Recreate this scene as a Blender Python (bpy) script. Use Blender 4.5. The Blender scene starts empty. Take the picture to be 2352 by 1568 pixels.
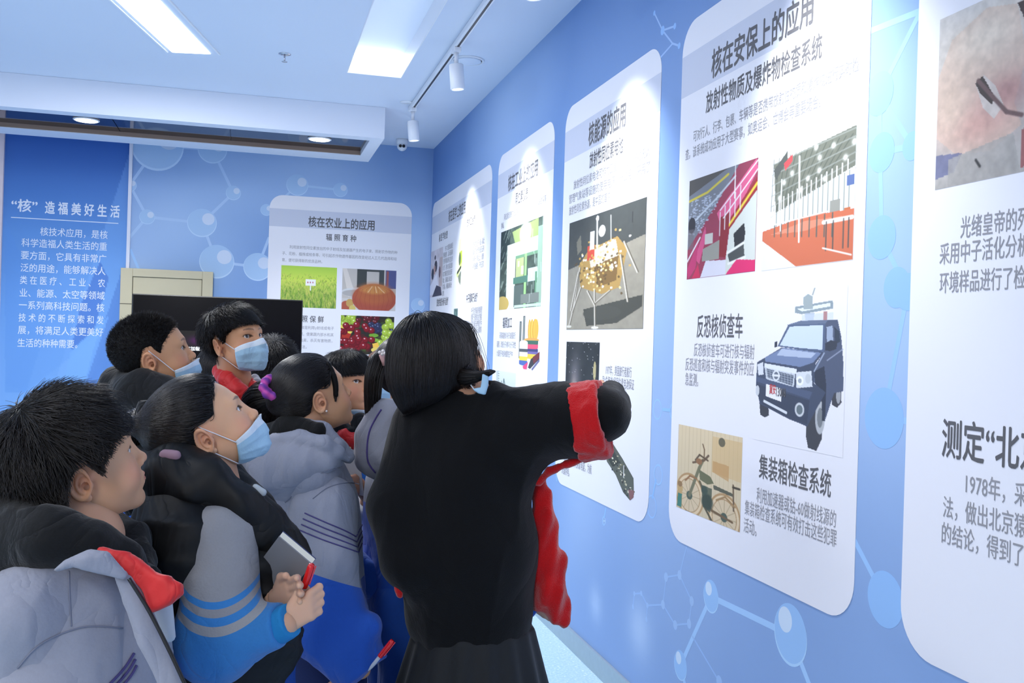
import bpy, bmesh, math, random, time
import numpy as np
from mathutils import Matrix, Vector
from mathutils.geometry import tessellate_polygon
T0 = time.time()
random.seed(7); RNG = np.random.default_rng(11)
SC = bpy.context.scene; COL = SC.collection
# ---------------------------------------------------------------- camera (from the photograph's vanishing points)
F = 2209.0
def _n(v): v = np.array(v, float); return v / np.linalg.norm(v)
YC = _n((-600, 19, -F)); XC = _n((8124, -246, -F)); XC = _n(XC - YC * (XC @ YC)); ZC = np.cross(XC, YC)
MW = np.array([XC, YC, ZC]); CAM = np.array([0, 0, 1.437])
cam = bpy.data.cameras.new('camera'); cam.lens = F * 36 / 2352; cam.sensor_width = 36; cam.clip_start = .05
camo = bpy.data.objects.new('camera', cam); COL.objects.link(camo)
camo.matrix_world = Matrix([list(MW[0]) + [0], list(MW[1]) + [0], list(MW[2]) + [CAM[2]], [0, 0, 0, 1]])
SC.camera = camo
SC.view_settings.view_transform = 'Standard'; SC.view_settings.look = 'None'
SC.view_settings.exposure = 0.14; SC.view_settings.gamma = 1.0; SC.view_settings.use_curve_mapping = False
world = bpy.data.worlds.new('hall_light'); SC.world = world; world.use_nodes = True
world.node_tree.nodes['Background'].inputs[0].default_value = (.96, .975, 1.0, 1)
world.node_tree.nodes['Background'].inputs[1].default_value = 0.72
def light(name, kind, loc, power, color=(1, 1, 1), rot=None, target=None, **kw):
    L = bpy.data.lights.new(name, kind); L.energy = power; L.color = color
    for k, v in kw.items(): setattr(L, k, v)
    o = bpy.data.objects.new(name, L); COL.objects.link(o); o.location = loc
    if target is not None: o.rotation_euler = (Vector(target) - Vector(loc)).to_track_quat('-Z', 'Y').to_euler()
    return o
# large soft fill lamps, added left of and behind the camera to brighten people
light('fill_light', 'AREA', (-2.4, 1.2, 3.0), 52, (1, .99, .985), target=(-2.3, 1.4, 0), shape='RECTANGLE', size=.5, size_y=3.0)
light('fill_light', 'AREA', (-1.0, -.8, 3.0), 52, (1, .99, .985), target=(-1.0, .6, .8), shape='RECTANGLE', size=.5, size_y=2.4)
# ---------------------------------------------------------------- pixel -> surface helpers (2352 x 1568 frame)
def ray(x, y): return MW @ _n((x - 1176, -(y - 784), -F))
def onx(x, y, X=1.5): d = ray(x, y); return CAM + d * (X / d[0])
def ony(x, y, Y=8.33): d = ray(x, y); return CAM + d * (Y / d[1])
def onz(x, y, Z=3.1): d = ray(x, y); return CAM + d * ((Z - CAM[2]) / d[2])
def at(x, y, depth): d = ray(x, y); return CAM + d * (depth / -(MW.T @ d)[2])
# ---------------------------------------------------------------- materials
def lin(c):
    c = np.asarray(c, float)
    if c.max() > 1.001: c = c / 255.0
    return np.where(c <= .04045, c / 12.92, ((c + .055) / 1.055) ** 2.4)
def nodes(name):
    m = bpy.data.materials.new(name); m.use_nodes = True
    return m, m.node_tree.nodes, m.node_tree.links, m.node_tree.nodes['Principled BSDF']
def wrinkle(N, L, tc, bp, wr, wscale):
    mp = N.new('ShaderNodeMapping'); mp.inputs['Scale'].default_value = (1, 1, .55); L.new(tc.outputs['Object'], mp.inputs['Vector'])
    n = N.new('ShaderNodeTexNoise'); n.inputs['Scale'].default_value = wscale; n.inputs['Detail'].default_value = 3; n.inputs['Distortion'].default_value = 1.2; n.inputs['Roughness'].default_value = .45; L.new(mp.outputs['Vector'], n.inputs['Vector'])
    ab = N.new('ShaderNodeMath'); ab.operation = 'SUBTRACT'; ab.inputs[1].default_value = .5; L.new(n.outputs['Fac'], ab.inputs[0]); a2 = N.new('ShaderNodeMath'); a2.operation = 'ABSOLUTE'; L.new(ab.outputs[0], a2.inputs[0]); pw = N.new('ShaderNodeMath'); pw.operation = 'POWER'; pw.inputs[1].default_value = .6; L.new(a2.outputs[0], pw.inputs[0])
    b2 = N.new('ShaderNodeBump'); b2.inputs['Strength'].default_value = wr; b2.inputs['Distance'].default_value = .03; L.new(pw.outputs[0], b2.inputs['Height']); L.new(b2.outputs['Normal'], bp.inputs['Normal'])
def mat(name, rgb, rough=.6, metal=0., emit=None, estr=0., noise=0., nscale=30., bump=0., bscale=200., coat=0., sss=0., spec=.5, sheen=0., alpha=1., attr=None, trans=0., wr=0., wscale=11.):
    m, N, L, b = nodes(name)
    c = list(lin(rgb)) + [1]
    b.inputs['Base Color'].default_value = c; b.inputs['Roughness'].default_value = rough; b.inputs['Metallic'].default_value = metal
    b.inputs['Specular IOR Level'].default_value = spec; b.inputs['Coat Weight'].default_value = coat
    b.inputs['Sheen Weight'].default_value = sheen; b.inputs['Alpha'].default_value = alpha; b.inputs['Transmission Weight'].default_value = trans
    if sss: b.inputs['Subsurface Weight'].default_value = sss; b.inputs['Subsurface Radius'].default_value = (.012, .005, .003); b.inputs['Subsurface Scale'].default_value = 1.0
    if emit is not None: b.inputs['Emission Color'].default_value = list(lin(emit)) + [1]; b.inputs['Emission Strength'].default_value = estr
    src = None
    if attr:
        a = N.new('ShaderNodeAttribute'); a.attribute_name = attr; src = a.outputs['Color']
    tc = N.new('ShaderNodeTexCoord')
    if noise:
        n = N.new('ShaderNodeTexNoise'); n.inputs['Scale'].default_value = nscale; n.inputs['Detail'].default_value = 4; L.new(tc.outputs['Object'], n.inputs['Vector'])
        mr = N.new('ShaderNodeMapRange'); mr.inputs['To Min'].default_value = 1 - noise; mr.inputs['To Max'].default_value = 1 + noise; L.new(n.outputs['Fac'], mr.inputs['Value'])
        mx = N.new('ShaderNodeMix'); mx.data_type = 'RGBA'; mx.blend_type = 'MULTIPLY'; mx.inputs['Factor'].default_value = 1
        if src is not None: L.new(src, mx.inputs['A'])
        else: mx.inputs['A'].default_value = c
        L.new(mr.outputs['Result'], mx.inputs['B']); src = mx.outputs['Result']
    if src is not None: L.new(src, b.inputs['Base Color'])
    if bump:
        n2 = N.new('ShaderNodeTexNoise'); n2.inputs['Scale'].default_value = bscale; n2.inputs['Detail'].default_value = 3; L.new(tc.outputs['Object'], n2.inputs['Vector'])
        bp = N.new('ShaderNodeBump'); bp.inputs['Strength'].default_value = bump; bp.inputs['Distance'].default_value = .002; L.new(n2.outputs['Fac'], bp.inputs['Height']); L.new(bp.outputs['Normal'], b.inputs['Normal'])
        if wr: wrinkle(N, L, tc, bp, wr, wscale)
    return m
M = {}
M['white'] = mat('white_paint', (226, 231, 243), .7, bump=.05, bscale=80)
M['ceiling'] = mat('ceiling_paint', (220, 228, 243), .8, noise=.01, nscale=1.5)
M['print'] = mat('matt_print', (255, 255, 255), .55, attr='col', spec=.25)
M['panelwhite'] = mat('poster_white', (236, 236, 243), .5, spec=.3)
M['band'] = mat('poster_band', (205, 210, 226), .5, spec=.3)
M['ink'] = mat('ink_dark_grey', (100, 100, 104), .6, spec=.2)
M['inkgrey'] = mat('ink_grey', (152, 152, 158), .6, spec=.2)
M['inkwhite'] = mat('ink_white', (232, 238, 252), .6, spec=.2)
M['baseboard'] = mat('brushed_baseboard', (176, 190, 196), .35, .6, noise=.08, nscale=40, bump=.1)
M['trimwhite'] = mat('white_trim', (222, 224, 238), .4)
M['door'] = mat('beige_steel_door', (196, 187, 158), .45, noise=.03, nscale=8)
M['doorline'] = mat('door_joint_dark', (96, 90, 74), .6)
M['lampwhite'] = mat('luminaire_body', (238, 240, 246), .35)
M['emit'] = mat('lit_diffuser', (255, 255, 255), .5, emit=(240, 247, 255), estr=7)
M['emit2'] = mat('lit_recess_panel', (235, 240, 250), .5, emit=(190, 210, 246), estr=.2)
M['emitwarm'] = mat('lit_downlight', (255, 255, 255), .5, emit=(255, 250, 232), estr=12)
M['spotface'] = mat('spot_lens_lit', (255, 255, 255), .5, emit=(250, 252, 255), estr=6)
M['black'] = mat('black_plastic', (18, 18, 20), .35)
M['chrome'] = mat('chrome', (200, 200, 205), .15, 1.)
M['mirror'] = mat('bronze_mirror_glass', (74, 64, 66), .06, .9, noise=.02, nscale=3)
M['tvglass'] = mat('tv_screen_off', (5, 5, 9), .18, spec=.15, emit=(4, 5, 14), estr=.3)
def floor_mat():
    m, N, L, b = nodes('pale_blue_floor')
    tc = N.new('ShaderNodeTexCoord'); n = N.new('ShaderNodeTexNoise'); n.inputs['Scale'].default_value = 90; n.inputs['Detail'].default_value = 2
    L.new(tc.outputs['Object'], n.inputs['Vector'])
    r = N.new('ShaderNodeValToRGB'); r.color_ramp.elements[0].position = .3; r.color_ramp.elements[0].color = list(lin((168, 200, 226))) + [1]
    r.color_ramp.elements[1].position = .62; r.color_ramp.elements[1].color = list(lin((184, 214, 236))) + [1]
    e = r.color_ramp.elements.new(.76); e.color = list(lin((236, 246, 252))) + [1]
    L.new(n.outputs['Fac'], r.inputs['Fac']); L.new(r.outputs['Color'], b.inputs['Base Color']); b.inputs['Roughness'].default_value = .25
    return m
M['floor'] = floor_mat()
# ---------------------------------------------------------------- mesh helpers
def link(o, parent=None):
    COL.objects.link(o)
    if parent is not None: o.parent = parent
    return o
def mesh(name, V, Fc, material, parent=None, smooth=False, col=None, attr=None):
    me = bpy.data.meshes.new(name); me.from_pydata([tuple(map(float, v)) for v in V] if not isinstance(V, np.ndarray) else V.tolist(), [], Fc if not isinstance(Fc, np.ndarray) else Fc.tolist())
    me.update()
    mats = material if isinstance(material, (list, tuple)) else [material]
    for q in mats: me.materials.append(q)
    if smooth: me.polygons.foreach_set('use_smooth', np.ones(len(me.polygons), bool))
    if col is not None:
        a = me.color_attributes.new('col', 'FLOAT_COLOR', 'POINT'); cc = np.ones((len(me.vertices), 4), np.float32); cc[:, :3] = col; a.data.foreach_set('color', cc.ravel())
    if attr is not None:
        for k, v in attr.items():
            a = me.attributes.new(k, 'FLOAT', 'POINT'); a.data.foreach_set('value', np.asarray(v, np.float32))
    return link(bpy.data.objects.new(name, me), parent)
def empty(name, loc=(0, 0, 0)):
    o = bpy.data.objects.new(name, None); o.location = loc; o.empty_display_size = .05; COL.objects.link(o); return o
def tag(o, label=None, cat=None, group=None, kind=None):
    for k, v in (('label', label), ('category', cat), ('group', group), ('kind', kind)):
        if v: o[k] = v
    return o
def bm_obj(name, bm, material, parent=None, smooth=False):
    me = bpy.data.meshes.new(name); bm.normal_update(); bm.to_mesh(me); bm.free()
    for q in (material if isinstance(material, (list, tuple)) else [material]): me.materials.append(q)
    if smooth: me.polygons.foreach_set('use_smooth', np.ones(len(me.polygons), bool))
    return link(bpy.data.objects.new(name, me), parent)
def bx(bm, lo, hi, bev=0.):
    g = bmesh.ops.create_cube(bm, size=1); vs = g['verts']
    for v in vs: v.co = Vector([lo[i] + (v.co[i] + .5) * (hi[i] - lo[i]) for i in range(3)])
    if bev:
        es = list({e for v in vs for e in v.link_edges}); bmesh.ops.bevel(bm, geom=es, offset=bev, segments=2, affect='EDGES', profile=.6)
def box(name, lo, hi, material, parent=None, bev=0.):
    bm = bmesh.new(); bx(bm, lo, hi, bev); return bm_obj(name, bm, material, parent)
def frame_of(d):
    d = _n(d); a = np.array([0, 0, 1.]) if abs(d[2]) < .9 else np.array([1., 0, 0]); u = _n(np.cross(a, d)); return u, np.cross(d, u), d
def lathe(name, prof, p, d, material, parent=None, n=32, smooth=True):
    u, v, w = frame_of(d); p = np.array(p, float); V = []; Fc = []
    for r, h in prof:
        for k in range(n):
            a = 2 * math.pi * k / n; V.append(p + w * h + (u * math.cos(a) + v * math.sin(a)) * r)
    for j in range(len(prof) - 1):
        for k in range(n): Fc.append((j * n + k, j * n + (k + 1) % n, (j + 1) * n + (k + 1) % n, (j + 1) * n + k))
    Fc.append(tuple(range(n))[::-1]); Fc.append(tuple((len(prof) - 1) * n + k for k in range(n)))
    return mesh(name, V, Fc, material, parent, smooth)
def tube_data(P, R, n=8, caps=True):
    P = np.array(P, float); R = np.broadcast_to(np.asarray(R, float), (len(P),)); V = []; Fc = []
    t = np.gradient(P, axis=0); t /= np.linalg.norm(t, axis=1)[:, None] + 1e-9
    u = frame_of(t[0])[0]
    for i in range(len(P)):
        u = u - t[i] * (u @ t[i]); u = _n(u); v = np.cross(t[i], u)
        for k in range(n):
            a = 2 * math.pi * k / n; V.append(P[i] + (u * math.cos(a) + v * math.sin(a)) * R[i])
    for i in range(len(P) - 1):
        for k in range(n): Fc.append((i * n + k, i * n + (k + 1) % n, (i + 1) * n + (k + 1) % n, (i + 1) * n + k))
    if caps: Fc.append(tuple(range(n))[::-1]); Fc.append(tuple((len(P) - 1) * n + k for k in range(n)))
    return V, Fc
def tube(name, P, R, material, parent=None, n=8):
    V, Fc = tube_data(P, R, n); return mesh(name, V, Fc, material, parent, True)
def spline(P, n=24):
    P = np.array(P, float); k = len(P); out = []
    for i in range(k - 1):
        p0, p1, p2, p3 = P[max(i - 1, 0)], P[i], P[i + 1], P[min(i + 2, k - 1)]
        for t in np.linspace(0, 1, max(2, n // (k - 1)), endpoint=(i == k - 2)):
            out.append(.5 * (2 * p1 + (p2 - p0) * t + (2 * p0 - 5 * p1 + 4 * p2 - p3) * t * t + (3 * p1 - p0 - 3 * p2 + p3) * t ** 3))
    return np.array(out)
# ---------------------------------------------------------------- 2D rasters, printed as vertex colours on fine grids
def vnoise(w, h, sx, sy, seed=0, octv=3):
    r = np.random.default_rng(seed); out = np.zeros((h, w)); amp = 1; tot = 0
    for o in range(octv):
        gw, gh = max(2, int(sx * 2 ** o) + 2), max(2, int(sy * 2 ** o) + 2); g = r.random((gh, gw))
        xs = np.linspace(0, gw - 1.001, w); ys = np.linspace(0, gh - 1.001, h); xi = xs.astype(int); yi = ys.astype(int)
        fx = xs - xi; fy = ys - yi; fx = fx * fx * (3 - 2 * fx); fy = fy * fy * (3 - 2 * fy)
        a = g[yi][:, xi] * (1 - fx) + g[yi][:, xi + 1] * fx; b = g[yi + 1][:, xi] * (1 - fx) + g[yi + 1][:, xi + 1] * fx
        out += amp * (a * (1 - fy)[:, None] + b * fy[:, None]); tot += amp; amp *= .5
    return out / tot
class Pic:
    def __init__(s, w, h, bg=(255, 255, 255)):
        s.w, s.h = w, h; s.a = np.ones((h, w, 3)) * np.array(bg, float); s.x, s.y = np.meshgrid(np.linspace(0, 1, w), np.linspace(0, 1, h)); s.asp = w / h
    def put(s, m, c, al=1.):
        m = np.clip(m, 0, 1)[..., None] * al; s.a = s.a * (1 - m) + np.array(c, float) * m
    def rect(s, x0, y0, x1, y1, c, al=1.): s.put(((s.x >= x0) & (s.x <= x1) & (s.y >= y0) & (s.y <= y1)).astype(float), c, al)
    def ell(s, cx, cy, rx, ry, c, al=1., soft=.08, rot=0.):
        dx, dy = (s.x - cx), (s.y - cy)
        if rot: ca, sa = math.cos(rot), math.sin(rot); dx, dy = (dx * ca * s.asp + dy * sa) / s.asp, -dx * s.asp * sa + dy * ca
        r = np.sqrt((dx / rx) ** 2 + (dy / ry) ** 2); s.put((1 - r) / soft + .5, c, al)
    def glow(s, cx, cy, rx, ry, c, al=1.):
        s.put(np.exp(-((s.x - cx) / rx) ** 2 - ((s.y - cy) / ry) ** 2), c, al)
    def poly(s, P, c, al=1.):
        m = np.zeros(s.x.shape, bool); n = len(P)
        for i in range(n):
            x0, y0 = P[i]; x1, y1 = P[(i + 1) % n]
            if y0 == y1: continue
            k = ((y0 > s.y) != (y1 > s.y)) & (s.x < (x1 - x0) * (s.y - y0) / (y1 - y0) + x0); m ^= k
        s.put(m.astype(float), c, al)
    def line(s, P, wd, c, al=1.):
        for (x0, y0), (x1, y1) in zip(P[:-1], P[1:]):
            ax, ay = (x1 - x0) * s.asp, y1 - y0; px, py = (s.x - x0) * s.asp, s.y - y0; L = ax * ax + ay * ay + 1e-12
            t = np.clip((px * ax + py * ay) / L, 0, 1); d = np.hypot(px - t * ax, py - t * ay); s.put((wd - d) * s.h * .8 + .5, c, al)
    def vgrad(s, c0, c1, y0=0., y1=1., x0=0., x1=1.):
        t = np.clip((s.y - y0) / (y1 - y0), 0, 1)[..., None]; m = ((s.y >= y0) & (s.y <= y1) & (s.x >= x0) & (s.x <= x1))[..., None]
        s.a = np.where(m, np.array(c0, float) * (1 - t) + np.array(c1, float) * t, s.a)
    def noise(s, amt, sx, sy, seed=0): s.a = s.a * (1 + (vnoise(s.w, s.h, sx, sy, seed) - .5)[..., None] * amt)
def print_pic(name, pic, P00, P10, P01, parent, off=(0, 0, 0), material=None):
    """pic on the parallelogram P00 (top left), P10 (top right), P01 (bottom left)"""
    P00, P10, P01 = map(np.array, (P00, P10, P01)); w, h = pic.w, pic.h
    u, v = np.meshgrid(np.linspace(0, 1, w), np.linspace(0, 1, h))
    V = (P00 + np.array(off)) + u[..., None] * (P10 - P00) + v[..., None] * (P01 - P00)
    i = np.arange(h - 1)[:, None] * w + np.arange(w - 1)[None, :]; i = i.ravel()
    Q = np.stack([i, i + w, i + w + 1, i + 1], 1)
    return mesh(name, V.reshape(-1, 3), Q, material or M['print'], parent, col=lin(np.clip(pic.a, 0, 255) / 255.0).reshape(-1, 3))
# ---------------------------------------------------------------- text, real lettering from the built-in font
_tc = {}
def text_mesh(s, bold=0.):
    if (s, bold) in _tc: return _tc[(s, bold)]
    c = bpy.data.curves.new('t', 'FONT'); c.body = s; c.offset = bold; c.resolution_u = 2
    o = bpy.data.objects.new('t', c); COL.objects.link(o)
    dg = bpy.context.evaluated_depsgraph_get(); me = bpy.data.meshes.new_from_object(o.evaluated_get(dg))
    V = np.array([v.co[:2] for v in me.vertices]); Fc = [tuple(p.vertices) for p in me.polygons]
    bpy.data.objects.remove(o); bpy.data.curves.remove(c); bpy.data.meshes.remove(me)
    _tc[(s, bold)] = (V, Fc); return V, Fc
def lines_obj(name, lines, mapper, parent, material, bold=0., hz=None):
    """lines: (text, u0, u1, vcentre) ; mapper(u, v)->3D ; hz: glyph height, else from the width"""
    VV = []; FF = []
    for s, u0, u1, vc, *h in lines:
        V, Fc = text_mesh(s)
        if len(V) == 0: continue
        x0, x1 = V[:, 0].min(), V[:, 0].max(); sx = (u1 - u0) / (x1 - x0); sz = h[0] if h else (hz or abs(sx))
        for l, (dx, dy) in enumerate(((0, 0),) if bold <= 0 else ((-bold, 0), (bold, 0), (0, -bold), (0, bold))):
            b = len(VV)
            for x, y in V: VV.append(mapper(u0 + (x + dx - x0) * sx, vc + (y + dy - .37) * sz, l))
            FF += [tuple(b + k for k in f) for f in Fc]
    return mesh(name, VV, FF, material, parent)
# ================================================================ ROOM SHELL
YB, XR, ZC_, XL = 8.33, 1.5, 3.1, -4.2
def struct(o): o['kind'] = 'structure'; return o
struct(box('floor', (XL, -3, -.1), (XR + .12, YB + .12, 0), M['floor']))
# ceiling with two recesses for the light boxes
L1 = [onz(*p, ZC_)[:2] for p in ((396, 119), (483, 123))]
d1 = np.array([onz(366, 0)[0] - L1[1][0], onz(366, 0)[1] - L1[1][1]]); d1 /= np.linalg.norm(d1)
A1, B1 = np.array(L1[0]), np.array(L1[1]); Cq1, D1q = B1 + d1 * 2.2, A1 + d1 * 2.2
X2a, X2b, Y2b, Y2a = .535, .885, 6.15, 3.4
outer = [(XL, -3), (XR + .12, -3), (XR + .12, YB + .12), (XL, YB + .12)]
hole1 = [tuple(A1), tuple(B1), tuple(Cq1), tuple(D1q)]; hole2 = [(X2a, Y2a), (X2b, Y2a), (X2b, Y2b), (X2a, Y2b)]
polys = [[Vector((*p, 0)) for p in q] for q in (outer, hole1, hole2)]
tris = tessellate_polygon(polys); allp = [p for q in polys for p in q]
V = [(p.x, p.y, ZC_) for p in allp] + [(p.x, p.y, ZC_ + .12) for p in allp]; n_ = len(allp)
Fc = []
for t in tris:
    a, b, c = t; P = [np.array(allp[i][:2]) for i in t]
    if (P[1][0] - P[0][0]) * (P[2][1] - P[0][1]) - (P[1][1] - P[0][1]) * (P[2][0] - P[0][0]) > 0: a, c = c, a
    Fc.append((a, b, c)); Fc.append((c + n_, b + n_, a + n_))
base = 0
for q in polys:
    k = len(q)
    for i in range(k): Fc.append((base + i, base + (i + 1) % k, base + (i + 1) % k + n_, base + i + n_))
    base += k
struct(mesh('ceiling', V, Fc, M['ceiling']))
# ---- mural colour fields on the walls
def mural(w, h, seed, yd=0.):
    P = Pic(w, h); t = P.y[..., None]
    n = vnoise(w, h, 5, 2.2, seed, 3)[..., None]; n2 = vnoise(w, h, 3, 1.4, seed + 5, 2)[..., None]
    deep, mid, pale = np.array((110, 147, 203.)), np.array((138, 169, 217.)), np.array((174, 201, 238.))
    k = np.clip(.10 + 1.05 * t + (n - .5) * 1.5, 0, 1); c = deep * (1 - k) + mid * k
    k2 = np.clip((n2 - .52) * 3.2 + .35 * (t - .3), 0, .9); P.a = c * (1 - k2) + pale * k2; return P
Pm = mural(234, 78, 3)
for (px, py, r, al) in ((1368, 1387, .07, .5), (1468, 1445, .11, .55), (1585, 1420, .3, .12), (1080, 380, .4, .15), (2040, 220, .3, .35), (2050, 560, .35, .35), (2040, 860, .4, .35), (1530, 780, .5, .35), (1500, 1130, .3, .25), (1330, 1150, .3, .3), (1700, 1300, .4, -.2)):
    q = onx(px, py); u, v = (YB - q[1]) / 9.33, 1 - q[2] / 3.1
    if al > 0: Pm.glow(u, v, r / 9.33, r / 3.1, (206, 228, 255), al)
wr = empty('wall_right', (XR, 3.6, 0)); struct(wr); wr['kind'] = 'structure'
def wpart(o, root): o.parent = root; o.matrix_parent_inverse = Matrix.Translation(-Vector(root.location)); return o
def with_root(root, *os_):
    for o in os_: wpart(o, root)
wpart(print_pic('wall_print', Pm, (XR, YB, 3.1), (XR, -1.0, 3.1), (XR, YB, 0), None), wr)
wpart(box('wall_core', (XR + .002, -3, 0), (XR + .12, YB + .12, ZC_ - .001), M['white']), wr)
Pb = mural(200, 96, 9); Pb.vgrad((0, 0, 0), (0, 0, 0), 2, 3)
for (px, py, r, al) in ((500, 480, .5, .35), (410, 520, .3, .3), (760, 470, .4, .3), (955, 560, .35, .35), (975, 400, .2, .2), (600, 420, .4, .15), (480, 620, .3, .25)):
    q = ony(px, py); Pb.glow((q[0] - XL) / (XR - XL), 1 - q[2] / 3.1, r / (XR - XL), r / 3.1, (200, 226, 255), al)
wb = empty('wall_back', (-1.3, YB, 0)); struct(wb)
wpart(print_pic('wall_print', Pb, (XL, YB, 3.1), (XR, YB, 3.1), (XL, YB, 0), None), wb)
wpart(box('wall_core', (XL, YB + .002, 0), (XR, YB + .12, ZC_ - .001), M['white']), wb)
struct(box('wall_left', (XL - .12, .5, 0), (XL, YB, ZC_ - .001), M['white']))
# ---- printed molecules (flat ink shapes on the walls)
BK = lambda u, v, l: (u, YB - .0002 - l * .0001, v)
RT = lambda u, v, l: (XR - .0002 - l * .00005, -u, v)
class Decal:
    def __init__(s, mp): s.mp = mp; s.V = []; s.F = []; s.C = []; s.n = 0
    def poly(s, P, c, l):
        b = len(s.V); s.n += 1; l = l + s.n * .02
        s.V += [s.mp(u, v, l) for u, v in P]; s.F.append(tuple(range(b, b + len(P)))); s.C += [lin(c)] * len(P)
    def disc(s, u, v, r, c, l, n=36, ry=None): s.poly([(u + r * math.cos(2 * math.pi * k / n), v + (ry or r) * math.sin(2 * math.pi * k / n)) for k in range(n)], c, l)
    def bar(s, a, b, w, c, l):
        a = np.array(a); b = np.array(b); d = _n(b - a); nn = np.array([-d[1], d[0]]) * w / 2; s.poly([a + nn, b + nn, b - nn, a - nn], c, l)
    def ball(s, u, v, r, cs, l=1, style=2):
        if style == 2:
            s.disc(u, v, r, cs[2], l); s.disc(u, v + r * .06, r * .965, cs[0], l + .2)
            s.disc(u - r * .33, v + r * .42, r * .42, cs[1], l + .4)
        elif style == 3:
            s.disc(u, v, r, cs[2], l); s.disc(u, v + r * .05, r * .96, cs[0], l + .2); s.disc(u + r * .42, v + r * .3, r * .42, cs[1], l + .4)
        else: s.disc(u, v, r, cs[0], l)
    def build(s, name, root): return wpart(mesh(name, s.V, s.F, M['print'], None, col=np.array(s.C)), root)
def ub(px, py): q = ony(px, py); return np.array([q[0], q[2]])
def ur(px, py): q = onx(px, py); return np.array([-q[1], q[2]])
def molecule(uf, mp, root, atoms, bonds, cs, bondc, bw, style):
    D = Decal(mp)
    for i, j in bonds: D.bar(uf(*atoms[i][:2]), uf(*atoms[j][:2]), bw, bondc, 0)
    for a in atoms:
        if a[2] > 0: D.ball(*uf(*a[:2]), a[2], cs, 1, style)
    D.build('molecule_print', root)
cb = ((168, 200, 236), (206, 220, 242), (190, 216, 246))
pm = lambda r: r * 8.3 / 2209
molecule(ub, BK, wb, [(362, 335, pm(54)), (488, 343, pm(31)), (536, 443, pm(16)), (464, 512, pm(31)), (338, 498, pm(16)), (298, 425, pm(14)), (498, 601, pm(37)), (592, 613, pm(31)), (296, 547, 0), (618, 545, 0)],
         [(0, 1), (1, 2), (2, 3), (3, 4), (4, 5), (0, 5), (3, 6), (6, 7), (4, 8), (7, 9)], cb, (176, 204, 240), .022, 3)
molecule(ub, BK, wb, [(683, 425, pm(24)), (782, 436, pm(16)), (612, 482, pm(13)), (650, 456, 0), (960, 700, pm(16))], [(0, 1), (0, 3), (2, 3)], cb, (176, 206, 240), .018, 3)
molecule(ub, BK, wb, [(299, 572, 0), (320, 622, 0)], [(0, 1)], cb, (160, 200, 244), .02, 3)
cr = ((156, 196, 242), (208, 226, 246), (178, 214, 250))
molecule(ur, RT, wr, [(1633, 1370, .054), (1815, 1458, .086), (1563, 1528, .052), (1870, 1600, 0), (1590, 1640, 0)], [(0, 1), (0, 2), (1, 3), (2, 4)], cr, (168, 206, 248), .02, 2)
cf = ((164, 196, 238),) * 3; cf2 = ((150, 192, 242),) * 3
hexa = [(1530, 1325), (1561, 1320), (1589, 1380), (1583, 1432), (1551, 1435), (1523, 1388)]
molecule(ur, RT, wr, [(x, y, .017) for x, y in hexa] + [(1487, 1390, .011), (1473, 1362, .01), (1457, 1363, .01), (1454, 1393, .01), (1485, 1422, .01), (1577, 1255, 0), (1652, 1565, .02), (1590, 1460, 0)],
         [(0, 1), (1, 2), (2, 3), (3, 4), (4, 5), (5, 0), (5, 6), (6, 7), (7, 8), (8, 9), (6, 10), (1, 11), (13, 12)], cf, (158, 192, 238), .007, 1)
molecule(ur, RT, wr, [(2033, 1376, .068), (1960, 1235, 0), (2025, 350, .05), (2020, 215, .055), (2095, 335, .035), (2062, 190, 0), (1990, 75, 0), (2115, 25, 0), (2025, 545, .055), (2085, 670, .045), (2115, 800, 0), (2030, 960, .075), (2110, 970, 0), (2060, 660, .05), (2115, 560, 0)],
         [(0, 1), (3, 4), (3, 7), (6, 7), (3, 8), (8, 9), (9, 10), (11, 12), (11, 9), (2, 4)], cf2, (160, 200, 246), .016, 1)
molecule(ur, RT, wr, [(1522, 70, .018), (1545, 100, 0), (1510, 140, .014), (1560, 105, .012), (1503, 30, .01), (1550, 60, .012)], [(0, 1), (1, 2), (1, 3), (0, 4), (0, 5)], cf2, (164, 196, 240), .008, 1)
def ring(D, c, r, w, col):
    n = 28
    for k in range(n):
        a, b = 2 * math.pi * k / n, 2 * math.pi * (k + 1) / n
        D.poly([(c[0] + q * math.cos(t), c[1] + q * math.sin(t)) for q, t in ((r, a), (r, b), (r - w, b), (r - w, a))], col, 0)
Dr = Decal(RT)
for x, y, r in ((1510, 940, .04), (1546, 944, .03), (1387, 1196, .02), (1497, 1163, .045), (1512, 1090, .04), (1276, 1070, .02), (1555, 1010, .02)): ring(Dr, ur(x, y), r, .006, (160, 200, 248))
for a, b in (((1522, 940), (1540, 942)), ((1392, 1166), (1388, 1188)), ((1507, 1100), (1498, 1145)), ((1277, 1082), (1279, 1105))): Dr.bar(ur(*a), ur(*b), .012, (150, 194, 246), 0)
Dr.bar(ur(1386, 1190) , ur(1386, 1202), .004, (190, 220, 250), .5); Dr.bar(ur(1390, 1190) , ur(1390, 1202), .004, (190, 220, 250), .5); Dr.bar(ur(1385, 1196) , ur(1391, 1196), .004, (190, 220, 250), .5)
Dr.build('symbol_print', wr)
# ---- baseboard and the light strip of floor edge
struct(box('baseboard_right', (XR - .014, -3, 0), (XR, YB, .093), M['baseboard'], bev=.003))
struct(box('baseboard_back', (XL, YB - .014, 0), (XR - .014, YB, .093), M['baseboard'], bev=.003))
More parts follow.
